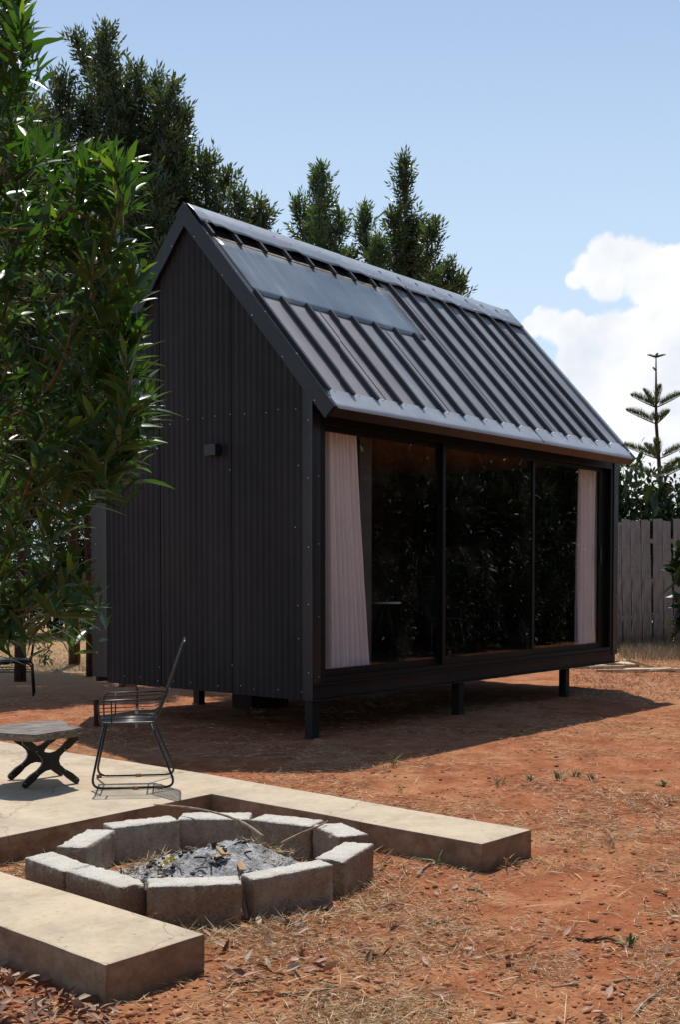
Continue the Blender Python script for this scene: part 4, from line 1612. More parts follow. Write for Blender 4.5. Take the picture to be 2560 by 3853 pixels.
# offcuts in front of the fence
ro = random.Random(4)
OFF = [(2310, 2510, .85, 'pale timber offcut lying by the near right corner of the cabin'), (2345, 2524, .8, 'pale timber offcut nearest the viewer in the row before the fence'),
       (2410, 2508, .7, 'pale timber offcut lying crossed over another in front of the fence'), (2440, 2520, .75, 'pale timber offcut under the crossed one in front of the fence'),
       (2530, 2522, .9, 'pale timber offcut at the right edge in front of the fence'), (2335, 2497, .7, 'farthest small timber offcut, close to the cabin corner'),
       (2215, 2509, .6, 'pale timber offcut seen just below the cabin floor beam')]
for i, (u, v, L, lab) in enumerate(OFF):
    p = gp(u, v, .02)
    mb = MB()
    w = ro.uniform(.10, .17)
    mb.prism([(-L / 2, -w / 2, 0), (L * .3, -w * .6, 0), (L / 2, -w * .1, 0), (L * .45, w / 2, 0), (-L * .42, w * .4, 0)], (0, 0, .035))
    o = mb.build('timber_offcut', MT['offcut'])
    o.location = (p[0], p[1], .008 + (.035 if i == 2 else 0))
    o.rotation_euler = (R(ro.uniform(-4, 8)), R(ro.uniform(-5, 5) + (12 if i == 2 else 0)), math.atan2(RGT[1], RGT[0]) + R((8, -6, 24, -20, 4, -8, 3)[i]))
    tag(o, lab, 'offcut', 'timber offcuts in front of the fence')


# ================================================================== foliage
def inside_slab(x, y, pad=0.0):
    if -5.32 - pad < x < -4.78 + pad and -3.66 - pad < y < 3.3:
        return True
    if -2.98 - pad < x < -2.38 + pad and -3.70 - pad < y < 3.3:
        return True
    return -5.3 < x < -2.38 and -1.70 - pad < y < 3.3


EDGE = [(-200, 215), (0, 215), (45, 204), (166, 190), (262, 150), (330, 130), (420, 160), (470, 190), (520, 260), (574, 490), (650, 590), (700, 560), (760, 520), (842, 430),
        (900, 480), (995, 590), (1060, 560), (1100, 500), (1150, 580), (1213, 590), (1261, 550), (1330, 510), (1400, 600), (1448, 645), (1528, 620), (1600, 560),
        (1682, 545), (1744, 490), (1800, 400), (1850, 360), (1907, 390), (1949, 425), (1980, 300), (2020, 260), (2067, 355), (2180, 390), (2299, 430),
        (2330, 330), (2381, 270), (2471, 200), (2520, 60), (2560, -200)]
EV, EU = np.array([e[0] for e in EDGE], float), np.array([e[1] for e in EDGE], float)


def shade_tree():
    r = random.Random(17)
    root = empty('broad_leaved_tree', (-6.35, -2.55, 0))
    tag(root, 'near tree with long glossy green leaves hanging in from the left edge', 'tree')
    tips = []
    while len(tips) < 640:
        v = r.uniform(-700, 2400)
        um = float(np.interp(v, EV, EU)) - 45 - 70 * max(0, mnoise.noise(Vector((v / 55, 3, 0))) + .1)
        if v < 0:
            um = 140 + v * .25
        lim = -1500 if v > -100 else -1100
        u = um - abs(r.gauss(0, 1)) * 330 if r.random() < .62 else r.uniform(lim, um)
        if u < lim:
            continue
        if 1800 < v < 2050 and r.random() < .5:
            continue
        if v > 2330 and (u < 120 or r.random() < .4):
            continue
        if u > 0 and r.random() < .25 and v < 1700:
            continue
        dep = r.uniform(3.2, 4.6)
        p = dp(u, v, dep)
        k = (p[2] - SL_T) / SUN_DIR.z            # leave the sun on the slab, as it is there
        sx, sy = p[0] - SUN_DIR.x * k - CAM[0], p[1] - SUN_DIR.y * k - CAM[1]
        dd = sx * FWD[0] + sy * FWD[1]
        if dd > .5:
            su = 1280 + F_PX * (sx * RGT[0] + sy * RGT[1]) / dd
            sv = 2162 + F_PX * 1.33 / dd
            if su > -150 and sv < 3990 and not (su < 330 and sv > 3760):
                continue
        if p[2] > .9:
            tips.append((p, u, v))
    k = 0
    while k < 75:                                # sprays reaching out in front of the cabin wall
        v = r.uniform(520, 1780)
        u = float(np.interp(v, EV, EU)) - r.uniform(35, 150)
        p = dp(u, v, r.uniform(3.3, 4.2))
        tips.append((p, u, v))
        k += 1
    T = np.array([t[0] for t in tips])
    base = np.array([-6.35, -2.55, 0.0])
    trunk = [base + np.array([0.03 * math.sin(z * 2), .04 * math.cos(z * 1.7), z]) for z in np.linspace(-.1, 4.6, 14)]
    mb = MB()
    mb.tube([Vector(p - base) for p in trunk], list(np.linspace(.075, .018, 14)), 10)
    nodes = [p for p in trunk[3:]]
    order = np.argsort(np.linalg.norm(T[:, :2] - base[:2], axis=1))
    bm_ = MB()
    bm_.tube([Vector(p - base) for p in trunk[1:]], .008, 6)
    tipdir = np.zeros_like(T)
    for c, i in enumerate(order):
        p = T[i]
        A = np.array(nodes)
        low = A[:, 2] < p[2] + .05
        d = np.linalg.norm(A - p, axis=1) + np.where(low, 0, .5) + 0.35 * np.maximum(0, A[:, 2] - p[2] + .25)
        j = int(np.argmin(d))
        q = A[j]
        L = np.linalg.norm(p - q)
        out = p - base
        out[2] = 0
        out = out / max(np.linalg.norm(out), 1e-3)
        mid = q * .45 + p * .55 + out * L * .10 - np.array([0, 0, 1]) * L * .10
        dirn = unit((p - mid) + np.array([0, 0, .28 * L]) + rng.normal(0, .12 * L, 3))
        tipdir[i] = dirn
        pts = []
        for k in range(7):
            f = k / 6
            pts.append(q * (1 - f) ** 2 + mid * 2 * f * (1 - f) + p * f * f)
        bm_.tube([Vector(x - base) for x in pts], list(np.linspace(min(.014, .004 + L * .006), .0028, 7)), 5)
        nodes += pts[2:]
    # leaves
    Pb, Db, Lb, Wb, Rb = [], [], [], [], []
    for i in range(len(T)):
        inframe = tips[i][1] > -250 and tips[i][2] > -150
        n = r.randint(9, 16) if inframe else 7
        ax = tipdir[i]
        a = unit(np.cross(ax, [0.3, .2, 1]))
        b_ = np.cross(ax, a)
        young = r.random() < .42
        for k in range(n):
            s = k / n
            pos = T[i] - ax * (0.17 * (1 - s) ** 1.1) + rng.normal(0, .006, 3)
            an = k * 2.4 + r.uniform(-.4, .4)
            opn = 1.15 - .75 * s + r.uniform(-.25, .25)      # older leaves spread, young ones stand up
            d = ax * math.cos(opn) + (a * math.cos(an) + b_ * math.sin(an)) * math.sin(opn)
            d = d + np.array([0, 0, .10])
            sz = (0.126 - .066 * max(0, s - .35)) * r.uniform(.65, 1.2) * (1 if inframe else 1.4)
            Pb.append(pos)
            Db.append(d)
            Lb.append(sz)
            Wb.append(sz * r.uniform(.155, .23))
            Rb.append(min(1, max(0, r.gauss(.40, .17) + (.5 * (s > .78) * young))))
    Pb = np.array(Pb) - base
    V, Fq, rv = blade_arrays(Pb, np.array(Db), np.array(Lb), np.array(Wb), droop=.16, fold=.30, rnd=np.array(Rb), stations=((0, .08), (.14, .55), (.36, 1.), (.62, .86), (.85, .38), (1, .02)))
    mb.build('trunk', MT['bark'], root)
    bm_.build('branch', MT['twigbark'], root, fix=False)
    np_obj('crown', np_mesh('crown', V, Fq, MT['leaf'], rv), root)
    return root


shade_tree()


def plume_tree(name, label, depth, plumes, trunk_u, mat='frond', dens=1.0, seed=0, group=None, foot=None, trunk_r=.10):
    """upright feathery tree: plumes = (base px, tip px, radius px) surveyed at its depth"""
    r = random.Random(seed)
    g0 = dp(trunk_u, 2400, depth) if foot is None else np.array([foot[0], foot[1], 0.0])
    g0[2] = 0
    root = empty(name, g0)
    tag(root, label, 'tree', group)
    mb = MB()
    parts = []
    first = True
    topz = max(dp(p[1][0], p[1][1], depth)[2] for p in plumes)
    mid = dp(plumes[0][0][0], plumes[0][0][1], depth)
    mb.tube([Vector((0, 0, -.1)), Vector((.03, .02, mid[2] * .35)), Vector((mid - g0) * .8) + Vector((0, 0, mid[2] * .05)), Vector(mid - g0)], [trunk_r, trunk_r * .85, trunk_r * .6, trunk_r * .45], 9)
    lb = MB()
    for (b0, t0, rad) in plumes:
        dj = r.uniform(-.7, .7)
        B, Tt = dp(b0[0], b0[1], depth + dj), dp(t0[0], t0[1], depth + dj) - np.array([0, 0, .20])
        Rm = rad / F_PX * depth
        ax = Tt - B
        Lh = np.linalg.norm(ax)
        axn = ax / Lh
        if Lh > .4:
            lb.tube([Vector(mid - g0) * .75 + Vector((0, 0, -.2)), Vector(B * .6 + mid * .4 - g0) + Vector((0, 0, .0)), Vector(B - g0), Vector(B + ax * .6 - g0), Vector(Tt - ax * .04 - g0)], [trunk_r * .4, trunk_r * .33, trunk_r * .25, trunk_r * .13, .008], 6)
        nsub = int((10 + 13 * Lh / max(Rm, .1)) * max(.6, min(2.4, Rm / .25)) * dens)
        for k in range(nsub):
            s = (k + r.random()) / nsub
            Rs = Rm * (min(1, (1.03 - s) * 2.6) ** .8) * (0.55 + .75 * r.random())
            an = r.uniform(0, 6.283)
            side = unit(np.array([math.cos(an), math.sin(an), 0]))
            o0 = B + ax * s * .97
            el = .35 + .9 * s + r.uniform(-.3, .45)
            d = unit(side * math.cos(el) + np.array([0, 0, 1]) * math.sin(el))
            ln = min(Rs / max(math.cos(el), .35), Rm * 1.7) * r.uniform(.75, 1.1)
            tint = r.gauss(.38, .2) + (.32 if r.random() < .13 else 0)
            nf = max(3, int(ln / .078))
            ff = (np.arange(nf) + rng.random(nf)) / nf
            ff = ff ** .8
            P = o0 + d * (ln * ff)[:, None] + rng.normal(0, .022, (nf, 3))
            fa = rng.uniform(0, 6.283, nf)
            e1 = unit(np.cross(d, [0.2, .5, .3]))
            e2 = np.cross(d, e1)
            FD = unit(d + (e1 * np.cos(fa)[:, None] + e2 * np.sin(fa)[:, None]) * .8 + np.array([0, 0, .35]))
            # each frond: a midrib with paired leaflets
            fl_ = rng.uniform(.20, .33, nf)
            sd = unit(np.cross(FD, rng.normal(0, 1, (nf, 3))))
            for q, (s0, ang, lf) in enumerate(((.05, .95, .42), (.05, -.95, .42), (.3, .8, .46), (.3, -.8, .46), (.55, .62, .40), (.55, -.62, .40), (.72, 0, .42))):
                PP = P + FD * (fl_ * s0)[:, None]
                DD = FD * math.cos(ang) + sd * math.sin(ang)
                parts.append(needle_arrays(PP - g0, DD, fl_ * lf, .034, rnd=np.clip(tint + rng.normal(0, .12, nf), 0, 1)))
    V, Fq, rv = cat_arrays(parts)
    mb.build('trunk', MT['bark'], root)
    lb.build('limb', MT['bark'], root, fix=False)
    np_obj('crown', np_mesh('crown', V, Fq, MT[mat], rv, smooth=False), root)
    return root


GRP = 'feathery trees behind the cabin'
plume_tree('feathery_tree', 'tallest dark feathery tree, behind the near tree and left of the cabin ridge', 18.2, [
    ((440, 1000), (395, 92), 92), ((400, 420), (278, 112), 36), ((290, 900), (215, 262), 78), ((505, 800), (506, 232), 62), ((585, 800), (585, 262), 58),
    ((610, 800), (642, 290), 62), ((650, 760), (690, 385), 42), ((360, 1000), (330, 400), 110), ((480, 1050), (470, 380), 115), ((590, 1000), (610, 470), 90),
    ((190, 1000), (150, 360), 85), ((655, 900), (662, 520), 55)], 520, seed=1, group=GRP, dens=.72)
plume_tree('feathery_tree', 'lower feathery tree right above the left end of the cabin ridge', 17.6, [
    ((690, 1050), (700, 545), 62), ((770, 950), (775, 580), 66), ((820, 930), (850, 640), 52), ((880, 960), (905, 715), 42), ((560, 1250), (560, 820), 105),
    ((640, 1150), (640, 780), 95), ((460, 1400), (440, 850), 120), ((560, 1000), (575, 700), 90), ((350, 1500), (350, 1000), 110)], 700, seed=2, group=GRP, dens=.7)
plume_tree('feathery_tree', 'smallest feathery shoot just above the cabin ridge, right of the lower feathery tree', 17.8, [((950, 980), (985, 752), 40), ((985, 980), (960, 820), 30)], 960, seed=3, group=GRP, trunk_r=.05)
plume_tree('feathery_tree', 'pale green feathery tree behind the middle of the cabin ridge', 20.5, [
    ((1195, 1060), (1203, 610), 50), ((1160, 1000), (1112, 735), 34), ((1250, 1040), (1288, 800), 34), ((1315, 1060), (1320, 930), 24), ((1200, 1060), (1200, 780), 62)], 1200, 'frondl', seed=4, group=GRP, dens=.8)
plume_tree('feathery_tree', 'slim feathery tree with a bent tip, left of the tall narrow one', 21.0, [((1400, 1080), (1366, 760), 26), ((1430, 1080), (1428, 880), 24), ((1400, 1060), (1392, 930), 32)], 1410, 'frondl', seed=5, group=GRP, dens=.8, trunk_r=.06)
plume_tree('feathery_tree', 'tall narrow dark feathery tree rising behind the right half of the roof', 20.8, [
    ((1530, 1130), (1524, 565), 40), ((1500, 1080), (1482, 770), 32), ((1565, 1090), (1578, 815), 22), ((1605, 1110), (1634, 812), 30), ((1535, 1120), (1530, 850), 52)], 1550, seed=6, group=GRP, dens=.8)
plume_tree('feathery_tree', 'lowest feathery crown peeping over the right half of the roof ridge', 20.2, [
    ((1670, 1160), (1690, 1000), 46), ((1725, 1170), (1738, 1040), 34), ((1640, 1150), (1640, 1020), 36), ((1690, 1150), (1700, 1080), 50)], 1680, seed=7, group=GRP, dens=.8, trunk_r=.06)
plume_tree('feathery_tree', 'broad dark tree with a reddish trunk in the shade at the left edge', 16.3, [
    ((90, 1750), (60, 350), 170), ((-150, 1700), (-120, 150), 210), ((200, 1700), (180, 720), 120), ((290, 1600), (290, 980), 95), ((110, 1950), (100, 1350), 140),
    ((250, 1900), (250, 1500), 100), ((-300, 1800), (-350, 500), 220), ((0, 1950), (-30, 1100), 160), ((300, 1880), (310, 1300), 80)], 70, seed=8, foot=(1.75, 6.86), group=GRP, dens=.75, trunk_r=.085)
plume_tree('feathery_tree', 'dark feathery tree farthest back at the left, filling the gap beside the cabin', 19.0, [
    ((260, 1650), (230, 950), 140), ((390, 1650), (390, 1020), 120), ((120, 1650), (100, 1000), 140), ((310, 1800), (300, 1300), 150), ((200, 1850), (180, 1450), 140)], 277, seed=12, group=GRP, dens=.8)
# slim trunk beside the back corner of the cabin
o = MB().tube([(0, 0, -.1), (.01, 0, 1.2), (-.02, .02, 2.6), (.05, .0, 4.4)], [.05, .045, .04, .03], 8).build('slim_trunk', MT['bark'])
o.location = (2.86, 6.75, 0)
tag(o, 'slim reddish trunk standing close beside the back corner of the cabin', 'trunk')


def leafy_bush(name, label, loc, size, n, leaf, mat, seed, cat='bush', group=None, stem=True, lift=.0, parent=None):
    r = random.Random(seed)
    rg = np.random.default_rng(seed)
    root = empty(name, loc)
    tag(root, label, cat, group)
    sx, sy, sz = size
    # clumps on an uneven ellipsoid
    nc = max(10, n // 34)
    cc = unit(rg.normal(0, 1, (nc, 3))) * (rg.random((nc, 1)) ** .4)
    cc = cc * np.array([sx, sy, sz * .5]) * rg.uniform(.7, 1.1, (nc, 1)) + np.array([0, 0, sz * .5 + lift])
    cc[:, 2] = np.maximum(cc[:, 2], .12 + lift)
    per = n // nc
    P = np.repeat(cc, per, 0) + rg.normal(0, 1, (nc * per, 3)) * np.array([sx, sy, sz]) * .085
    D = unit(P - np.array([0, 0, sz * .35 + lift]) + rg.normal(0, .5, P.shape)) + np.array([0, 0, .15]) + rg.normal(0, .45, P.shape)
    L = rg.uniform(.6, 1.2, len(P)) * leaf[0]
    tint = np.repeat(rg.normal(.4, .2, nc), per)
    V, Fq, rv = blade_arrays(P, D, L, L * leaf[1], droop=.3, fold=.25, rnd=np.clip(tint + rg.normal(0, .15, len(P)), 0, 1), stations=((0, .08), (.3, .9), (.65, .85), (1, .03)))
    if stem:
        mb = MB()
        for k in range(7):
            c = cc[r.randrange(nc)]
            mb.tube([(r.uniform(-.08, .08), r.uniform(-.08, .08), -.05), (c[0] * .4, c[1] * .4, c[2] * .5), tuple(c)], [.028, .018, .006], 6)
        mb.build('stem', MT['bark'], root)
    np_obj('foliage', np_mesh('foliage', V, Fq, MT[mat], rv), root)
    return root


# shrubs beyond the fence
HB = [((2345, 2400), 25.2, (.75, .75, 3.9), 2600, 'glossy shrub over the fence, next to the cabin corner'),
      ((2420, 2400), 26.2, (.70, .70, 4.0), 2200, 'glossy shrub over the fence, left of the star shaped pine trunk'),
      ((2500, 2400), 25.4, (.70, .70, 3.75), 2200, 'glossy shrub over the fence, right of the star shaped pine trunk'),
      ((2580, 2400), 25.6, (.70, .70, 3.9), 2200, 'glossy shrub over the fence at the right edge'),
      ((2260, 2400), 26.0, (.80, .80, 3.6), 1500, 'glossy shrub beyond the fence mostly hidden by the cabin')]
for i, ((u, v), d, s, n, lab) in enumerate(HB):
    p = dp(u, v, d)
    leafy_bush('shrub', lab, (p[0], p[1], 0), s, n, (.24, .34), 'hedge', 40 + i, 'shrub', 'shrubs beyond the fence')
p = gp(2620, 2462)
leafy_bush('shrub', 'dark leafy plant growing against the fence planks at the right edge', (p[0], p[1], 0), (.42, .42, 2.2), 420, (.34, .42), 'hedge', 61, 'shrub')
p = dp(2440, 2400, 24.9)
o = leafy_bush('banana_like_plant', 'upright big leaf standing out of the shrubs over the fence', (p[0], p[1], 0), (.2, .2, 3.3), 40, (.7, .3), 'hedge', 66, 'plant')

# distant scrub seen under the near tree
for i, (u, d, s, lab) in enumerate(((30, 27, (1.8, 1.5, 5.2), 'dark scrub far behind the padded chair'), (210, 29, (1.7, 1.5, 4.9), 'dark scrub far back between the reddish trunk and the slim trunk'),
                                    (345, 28, (.9, .9, 3.2), 'low dark scrub far back beside the slim trunk'), (-150, 30, (2, 1.6, 4), 'tall dark scrub far back at the left edge'))):
    p = dp(u, 2400, d)
    leafy_bush('scrub', lab, (p[0], p[1], 0), s, 3400, (.24, .3), 'hedge', 80 + i, 'scrub', 'scrub far behind on the left')
p = gp(170, 2508)
leafy_bush('weed', 'small dark weed in the dry lawn behind the padded chair', (p[0], p[1], 0), (.16, .12, .34), 90, (.10, .3), 'hedge', 91, 'weed', stem=False)

# trees mirrored by the glass, plus unseen ones added to block sky light
first = None
for i, (x, y, sc_, rz) in enumerate(((7.6, -6.9, .85, 0), (9.6, -7.4, 1.0, 1), (11.6, -7.0, .95, 2), (13.6, -7.6, 1.05, 3), (15.6, -7.2, .95, 4), (17.8, -7.8, 1.1, 5), (20.5, -8.4, 1.2, 2.5),
                                     (9.0, -11.5, 1.25, 4.4), (13, -12, 1.3, 1.2), (17.5, -12.5, 1.35, .4), (22.5, -13, 1.4, 3.3), (28, -13, 1.4, 5.2),
                                     (8.2, -5.3, .36, 1.9), (9.6, -5.2, .40, .2), (11.0, -5.4, .37, 2.7), (12.5, -5.3, .42, 4.1), (14.0, -5.5, .40, 5.3), (15.6, -5.6, .42, .8),
                                     (3.5, -12.5, 1.6, .9), (-1.0, -13.5, 1.7, 2.2), (-5.5, -14, 1.6, 3.7), (-10, -14, 1.7, 5.0), (-14, -11.5, 1.6, .3), (-16, -7, 1.7, 1.6))):
    if first is None:
        first = leafy_bush('out_of_frame_tree', 'dark tree of the row that the glass front mirrors', (x, y, 0), (1.7, 1.7, 4.9), 6000, (.26, .36), 'hedge', 120, 'tree', 'trees reflected in the glass', lift=.0)
        t = first
    else:
        t = copy_tree(first)
    t.location = (x, y, -.05)
    t.rotation_euler = (0, 0, rz)
    t.scale = (sc_, sc_, sc_)
    if x < 5:
        tag(t, 'unseen dark tree added behind the viewer to block sky light', 'tree', 'unseen trees added behind the viewer')
    elif sc_ < .5:
        tag(t, 'low dark bush at the foot of the trees the glass front mirrors', 'bush', 'bushes reflected in the glass')


# ================================================================== star shaped pine
def star_pine():
    dpt = 29.0
    top = dp(2471, 1330, dpt)
    foot = dp(2497, 2400, dpt)
    foot[2] = 0
    root = empty('star_pine', foot)
    tag(root, 'young star shaped pine with whorled branches against the clouds', 'tree')
    tr = [(2497, 2400), (2488, 1830), (2481, 1727), (2472, 1595), (2471, 1533), (2471, 1400), (2471, 1330)]
    P = [Vector(dp(u, v, dpt) - foot) for u, v in tr]
    P[0].z = -.1
    MB().tube(P, [.075, .058, .05, .042, .036, .022, .012], 8).build('trunk', MT['bark'], root)
    r = random.Random(9)
    parts = []

    def branch(q0, az, L, rise, w):
        pts = []
        for k in range(9):
            s = k / 8
            pts.append(Vector(q0) + Vector((math.cos(az), math.sin(az), 0)) * L * s + Vector((0, 0, rise * L * (s ** 1.3) * .6 + .24 * L * s)))
        MB().tube([Vector(q0)] + pts[1:], list(np.linspace(.018, .005, 9)), 5).build('branch', MT['bark'], root, fix=False)
        A = np.array([tuple(p) for p in pts])
        n = int(48 * L / .8)
        s = np.linspace(.10, 1, n)
        pos = np.stack([np.interp(s * 8, np.arange(9), A[:, i]) for i in range(3)], 1)
        d = unit(A[-1] - A[0])
        side = unit(np.cross(d, [0, 0, 1]))
        for kk, (sg, up) in enumerate(((1, 1.3), (-1, 1.3), (.6, 2.6), (-.6, 2.6))):
            D = unit(side * sg * .8 + np.array([0, 0, up]) + d * .55 + rng.normal(0, .10, (n, 3)))
            ln = w * np.clip(np.sin(np.pi * (s * .80 + .16)) ** .6, .25, 1) * rng.uniform(.8, 1.1, n)
            parts.append(needle_arrays(pos, D, ln, .016))

    rz = math.atan2(RGT[1], RGT[0])

    def at(v):
        return tuple(np.interp(v, [1330, 1400, 1533, 1595, 1727, 1830, 2400], [P[6][i], P[5][i], P[4][i], P[3][i], P[2][i], P[1][i], P[0][i]][0:0] or [P[6][i], P[5][i], P[4][i], P[3][i], P[2][i], P[1][i], P[0][i]]) for i in range(3))
    for v, brs in ((1533, ((math.pi, .62, .35), (0.05, .72, .42), (1.9, .55, 1.1), (-1.7, .6, .8))), (1595, ((math.pi + .15, .78, .25), (1.4, .5, .5), (-1.2, .5, .3))),
                   (1727, ((math.pi - .05, .92, .22), (.05, .82, .38), (1.7, .9, .4), (-1.9, .9, .3))), (1800, ((.1, .8, .4), (math.pi - .6, .9, .2), (-1.3, .9, .3))), (1345, ((math.pi, .22, .05), (0, .24, .05), (1.5, .2, .1), (-1.6, .2, .1), (.8, .2, .1)))):
        q = at(v)
        for az, L, rise in brs:
            branch(q, rz + az, L, rise, .27 if v > 1400 else .06)
    branch(at(1395), rz + 2.2, .10, .9, .08)
    V, Fq, rv = cat_arrays(parts)
    np_obj('needles', np_mesh('needles', V, Fq, MT['pine'], rv, smooth=False), root)


star_pine()

# ================================================================== ground cover
def ground_samples(n, vmin, vmax, patch, seed, umin=-350, umax=2900, keep_pit=False):
    rg = np.random.default_rng(seed)
    out = []
    while len(out) < n:
        u, v = rg.uniform(umin, umax), rg.uniform(vmin, vmax)
        p = gp(u, v)
        if inside_slab(p[0], p[1], .015):
            continue
        ring = ((p[0] - RC.x) / .80) ** 2 + ((p[1] - RC.y) / .76) ** 2 < 1
        if ring:
            continue
        q = Vector((p[0] * .9, p[1] * .9, seed * 7.7))
        f = .35 + 1.1 * mnoise.noise(q) + .7 * mnoise.noise(q * 3.1)
        if rg.random() > patch + (1 - patch) * max(0, min(1, f)):
            continue
        out.append((p[0], p[1], ground_h(p[0], p[1])))
    return np.array(out)


def flat_dirs(n, tilt, seed):
    rg = np.random.default_rng(seed)
    a = rg.uniform(0, 6.283, n)
    t = np.abs(rg.normal(0, tilt, n))
    return np.stack([np.cos(a) * np.cos(t), np.sin(a) * np.cos(t), np.sin(t)], 1)


S1 = ground_samples(44000, 2600, 3900, .06, 1)
dist = np.linalg.norm(S1 - CAM, axis=1)
L1 = rng.uniform(.025, .105, len(S1)) * np.clip(dist / 7, .8, 1.15)
A1 = needle_arrays(S1 + np.array([0, 0, .004]) + rng.random((len(S1), 1)) * np.array([0, 0, .010]), flat_dirs(len(S1), .16, 2), L1, rng.uniform(.0016, .0034, len(S1)) * np.clip(dist / 6, .9, 1.3))
S2 = ground_samples(450, 2900, 3900, .05, 3)
B2 = blade_arrays(S2 + np.array([0, 0, .006]), flat_dirs(len(S2), .2, 4), rng.uniform(.06, .19, len(S2)), rng.uniform(.003, .006, len(S2)), droop=.1, fold=.3)
# straw drifted round the blocks and the slab arm
rg = np.random.default_rng(31)
an = rg.uniform(0, 6.283, 2600)
rr = rg.uniform(.74, 1.0, 2600)
S3 = np.stack([RC.x + rr * np.cos(an) * 1.03, RC.y + rr * np.sin(an) * .98, rg.uniform(.004, .02, 2600)], 1)
S3 = np.array([p for p in S3 if not inside_slab(p[0], p[1], .01)])
A3 = needle_arrays(S3, flat_dirs(len(S3), .35, 6), rg.uniform(.03, .12, len(S3)), .004)
# bits blown onto the slab
rs = np.random.default_rng(77)
S0 = []
while len(S0) < 150:
    p = gp(rs.uniform(-200, 2100), rs.uniform(2780, 3650), SL_T)
    if inside_slab(p[0], p[1], -.02) and (rs.random() < .35 or not inside_slab(p[0], p[1], -.09)):
        S0.append((p[0], p[1], SL_T + .006))
S0 = np.array(S0)
A0 = needle_arrays(S0, flat_dirs(len(S0), .08, 78), rs.uniform(.008, .03, len(S0)), .002)
V, Fq, rv = cat_arrays([A1, B2, A3, A0])
o = np_obj('straw', np_mesh('straw', V, Fq, MT['straw'], rv, smooth=False))
tag(o, 'dry straw and grass clippings strewn over the red soil', 'straw', kind='stuff')
# straw inside the ring
an, rr = rg.uniform(0, 6.283, 1100), .52 * np.sqrt(rg.uniform(.25, 1, 1100))
x, y = rr * np.cos(an), rr * np.sin(an) * .9
keep = (y > -.05) | (x > .25) | (rg.random(1100) < .25)
x, y = x[keep], y[keep]
S4 = np.stack([x + RC.x, y + RC.y, np.array([ash_h(a, b_) for a, b_ in zip(x, y)]) + rg.uniform(0, .025, len(x))], 1)
V, Fq, rv = needle_arrays(S4, flat_dirs(len(S4), .35, 8), rg.uniform(.03, .10, len(S4)), .0038)
o = np_obj('straw', np_mesh('straw', V, Fq, MT['straw'], rv * .8, smooth=False))
tag(o, 'brown straw scattered round the ash inside the fire ring', 'straw', kind='stuff')
# soil clods
S5 = ground_samples(5200, 2650, 3900, .25, 9)
n5 = len(S5)
cube = np.array([(x, y, z) for x in (-1, 1) for y in (-1, 1) for z in (-1, 1)], float)
sz = np.random.default_rng(5).gamma(2.0, .0021, n5) + .002
Vc = S5[:, None, :] + (cube[None] * np.random.default_rng(6).uniform(.45, 1.1, (n5, 8, 3))) * sz[:, None, None] * np.array([1, 1, .75])
Fc = np.array([(0, 1, 3, 2), (4, 6, 7, 5), (0, 4, 5, 1), (2, 3, 7, 6), (0, 2, 6, 4), (1, 5, 7, 3)])[None] + (np.arange(n5) * 8)[:, None, None]
o = np_obj('soil_clods', np_mesh('soil_clods', Vc, Fc, MT['clod'], np.repeat(rng.random(n5), 8), smooth=True))
tag(o, 'crumbs of red soil and small stones on the ground', 'soil', kind='stuff')
# fallen leaves
c1 = ground_samples(330, 3620, 3900, .3, 12, -350, 460)
c2_ = ground_samples(150, 2900, 3900, .05, 13)
c3 = ground_samples(70, 3480, 3720, .2, 14, 760, 1250)
S6 = np.concatenate([c1, c2_, c3]) + np.array([0, 0, .010])
Ls = rng.uniform(.030, .070, len(S6))
V, Fq, rv = blade_arrays(S6, flat_dirs(len(S6), .28, 15), Ls, Ls * rng.uniform(.3, .5, len(S6)), droop=-.12, fold=.55)
o = np_obj('leaf_litter', np_mesh('leaf_litter', V, Fq, MT['litter'], rv))
tag(o, 'curled fallen leaves on the soil around the slab', 'leaf litter', kind='stuff')
# dry grass of the lawn and along the fence
rg = np.random.default_rng(41)
Pl = []
while len(Pl) < 9000:
    u, v = rg.uniform(-100, 360), 2530 - abs(rg.normal(0, 60))
    if v < 2330:
        continue
    Pl.append(gp(u, v))
while len(Pl) < 15000:
    u, v = rg.uniform(2150, 2640), rg.uniform(2438, 2640)
    if rg.random() < (v - 2438) / 230 * .9:
        continue
    Pl.append(gp(u, v))
Pl = np.array(Pl)
n = len(Pl)
D = unit(np.stack([rg.normal(0, .8, n), rg.normal(0, .8, n), np.ones(n) * .5], 1))
V, Fq, rv = needle_arrays(Pl, D, rg.uniform(.03, .085, n), .007, rnd=np.clip(rg.normal(.45, .25, n), 0, 1))
o = np_obj('dry_grass', np_mesh('dry_grass', V, Fq, MT['drygrass'], rv, smooth=False))
tag(o, 'short dry yellow grass at the back of the plot', 'grass', kind='stuff')
Pw = []
while len(Pw) < 2600:
    u, v = rg.uniform(2330, 2640), rg.uniform(2440, 2492)
    if rg.random() < .5 and u < 2420:
        continue
    Pw.append(gp(u, v))
Pw = np.array(Pw)
n = len(Pw)
D = unit(np.stack([rg.normal(0, .35, n), rg.normal(0, .35, n), np.ones(n)], 1))
V, Fq, rv = needle_arrays(Pw, D, rg.uniform(.07, .26, n), .011, rnd=np.clip(rg.normal(.3, .25, n), 0, 1))
o = np_obj('dry_weeds', np_mesh('dry_weeds', V, Fq, MT['drygrass'], rv, smooth=False))
tag(o, 'straggly dry weeds along the foot of the plank fence', 'weeds', kind='stuff')

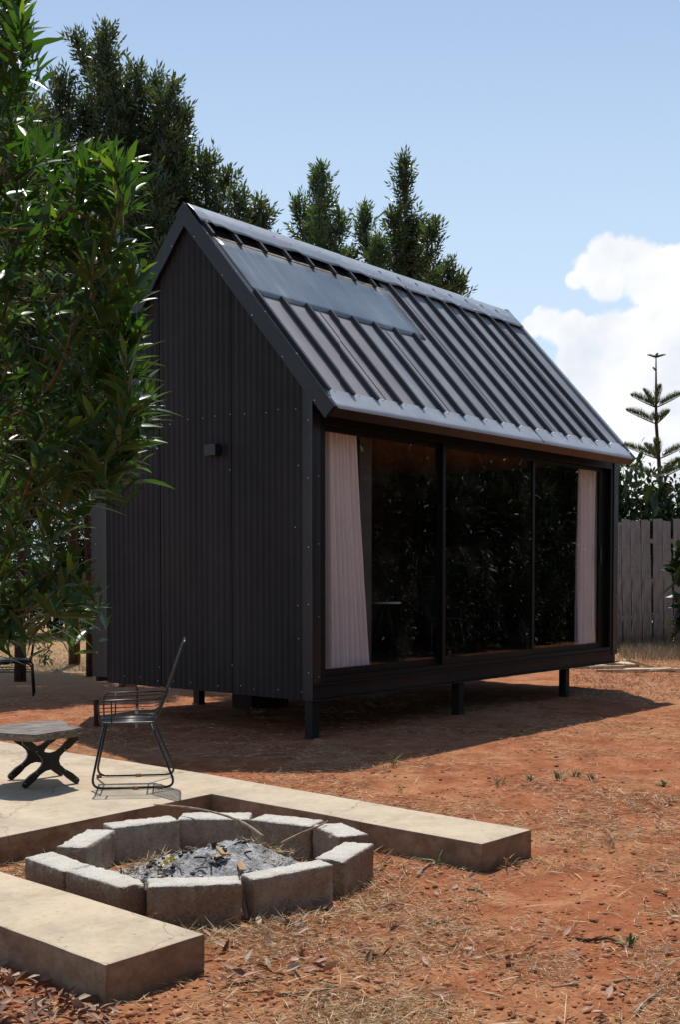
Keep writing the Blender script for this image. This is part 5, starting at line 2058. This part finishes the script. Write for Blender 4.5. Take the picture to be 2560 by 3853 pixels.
# single green tufts
WEEDS = [(2105, 2935, .16, 'largest green seedling on the open soil right of the cabin shadow'), (2165, 2925, .10, 'small green seedling just right of the largest one'),
         (2235, 2930, .10, 'small green seedling second to the right of the largest one'), (2000, 2940, .10, 'small green tuft left of the largest seedling'),
         (1878, 2955, .13, 'thin seedling farther left of the largest seedling'), (1615, 2890, .10, 'low green tuft just outside the edge of the cabin shadow'),
         (1510, 2982, .11, 'small green tuft behind the far slab arm near its middle'), (1450, 2905, .16, 'dark stemmed tuft at the tip of the cabin shadow'),
         (2500, 2955, .09, 'small green tuft near the right edge behind the open soil'), (1480, 2882, .18, 'grass tuft in the shadow, right of the front left stilt'),
         (1085, 2900, .14, 'grass tuft at the shadow edge left of the front left stilt'), (1660, 3262, .18, 'grass tuft at the foot of the far slab arm'),
         (1905, 3262, .17, 'dry grass tuft at the end face of the far slab arm'), (1042, 3430, .18, 'single green blade in front of the reddish block'),
         (1300, 3370, .16, 'grass tuft at the foot of the chipped block'), (2300, 3190, .12, 'dry tuft on the open soil right of the far slab arm'),
         (2370, 3560, .09, 'small green tuft near the bent dark stick'), (1555, 3100, .12, 'thin grass behind the right arm of the slab')]
for i, (u, v, h, lab) in enumerate(WEEDS):
    p = gp(u, v)
    rg = np.random.default_rng(200 + i)
    single = i == 13
    n = 3 if single else rg.integers(9, 18)
    D = unit(np.stack([rg.normal(0, .45 if not single else .1, n), rg.normal(0, .45 if not single else .1, n), np.ones(n)], 1))
    wide = i in (0, 1, 2, 3, 8, 16)
    L = rg.uniform(.5, 1.1, n) * h
    V, Fq, rv = blade_arrays(rg.normal(0, .012, (n, 3)) * np.array([1, 1, 0]), D, L, L * (.15 if wide else .05), droop=.35, fold=.3)
    mt = MT['grass'] if i in (0, 1, 2, 3, 4, 5, 6, 8, 9, 10, 11, 13, 16) else MT['straw']
    o = np_obj('grass_tuft', np_mesh('grass_tuft', V, Fq, mt, rv))
    o.location = (p[0], p[1], ground_h(p[0], p[1]) - .004)
    tag(o, lab, 'tuft', 'green tufts on the red soil')
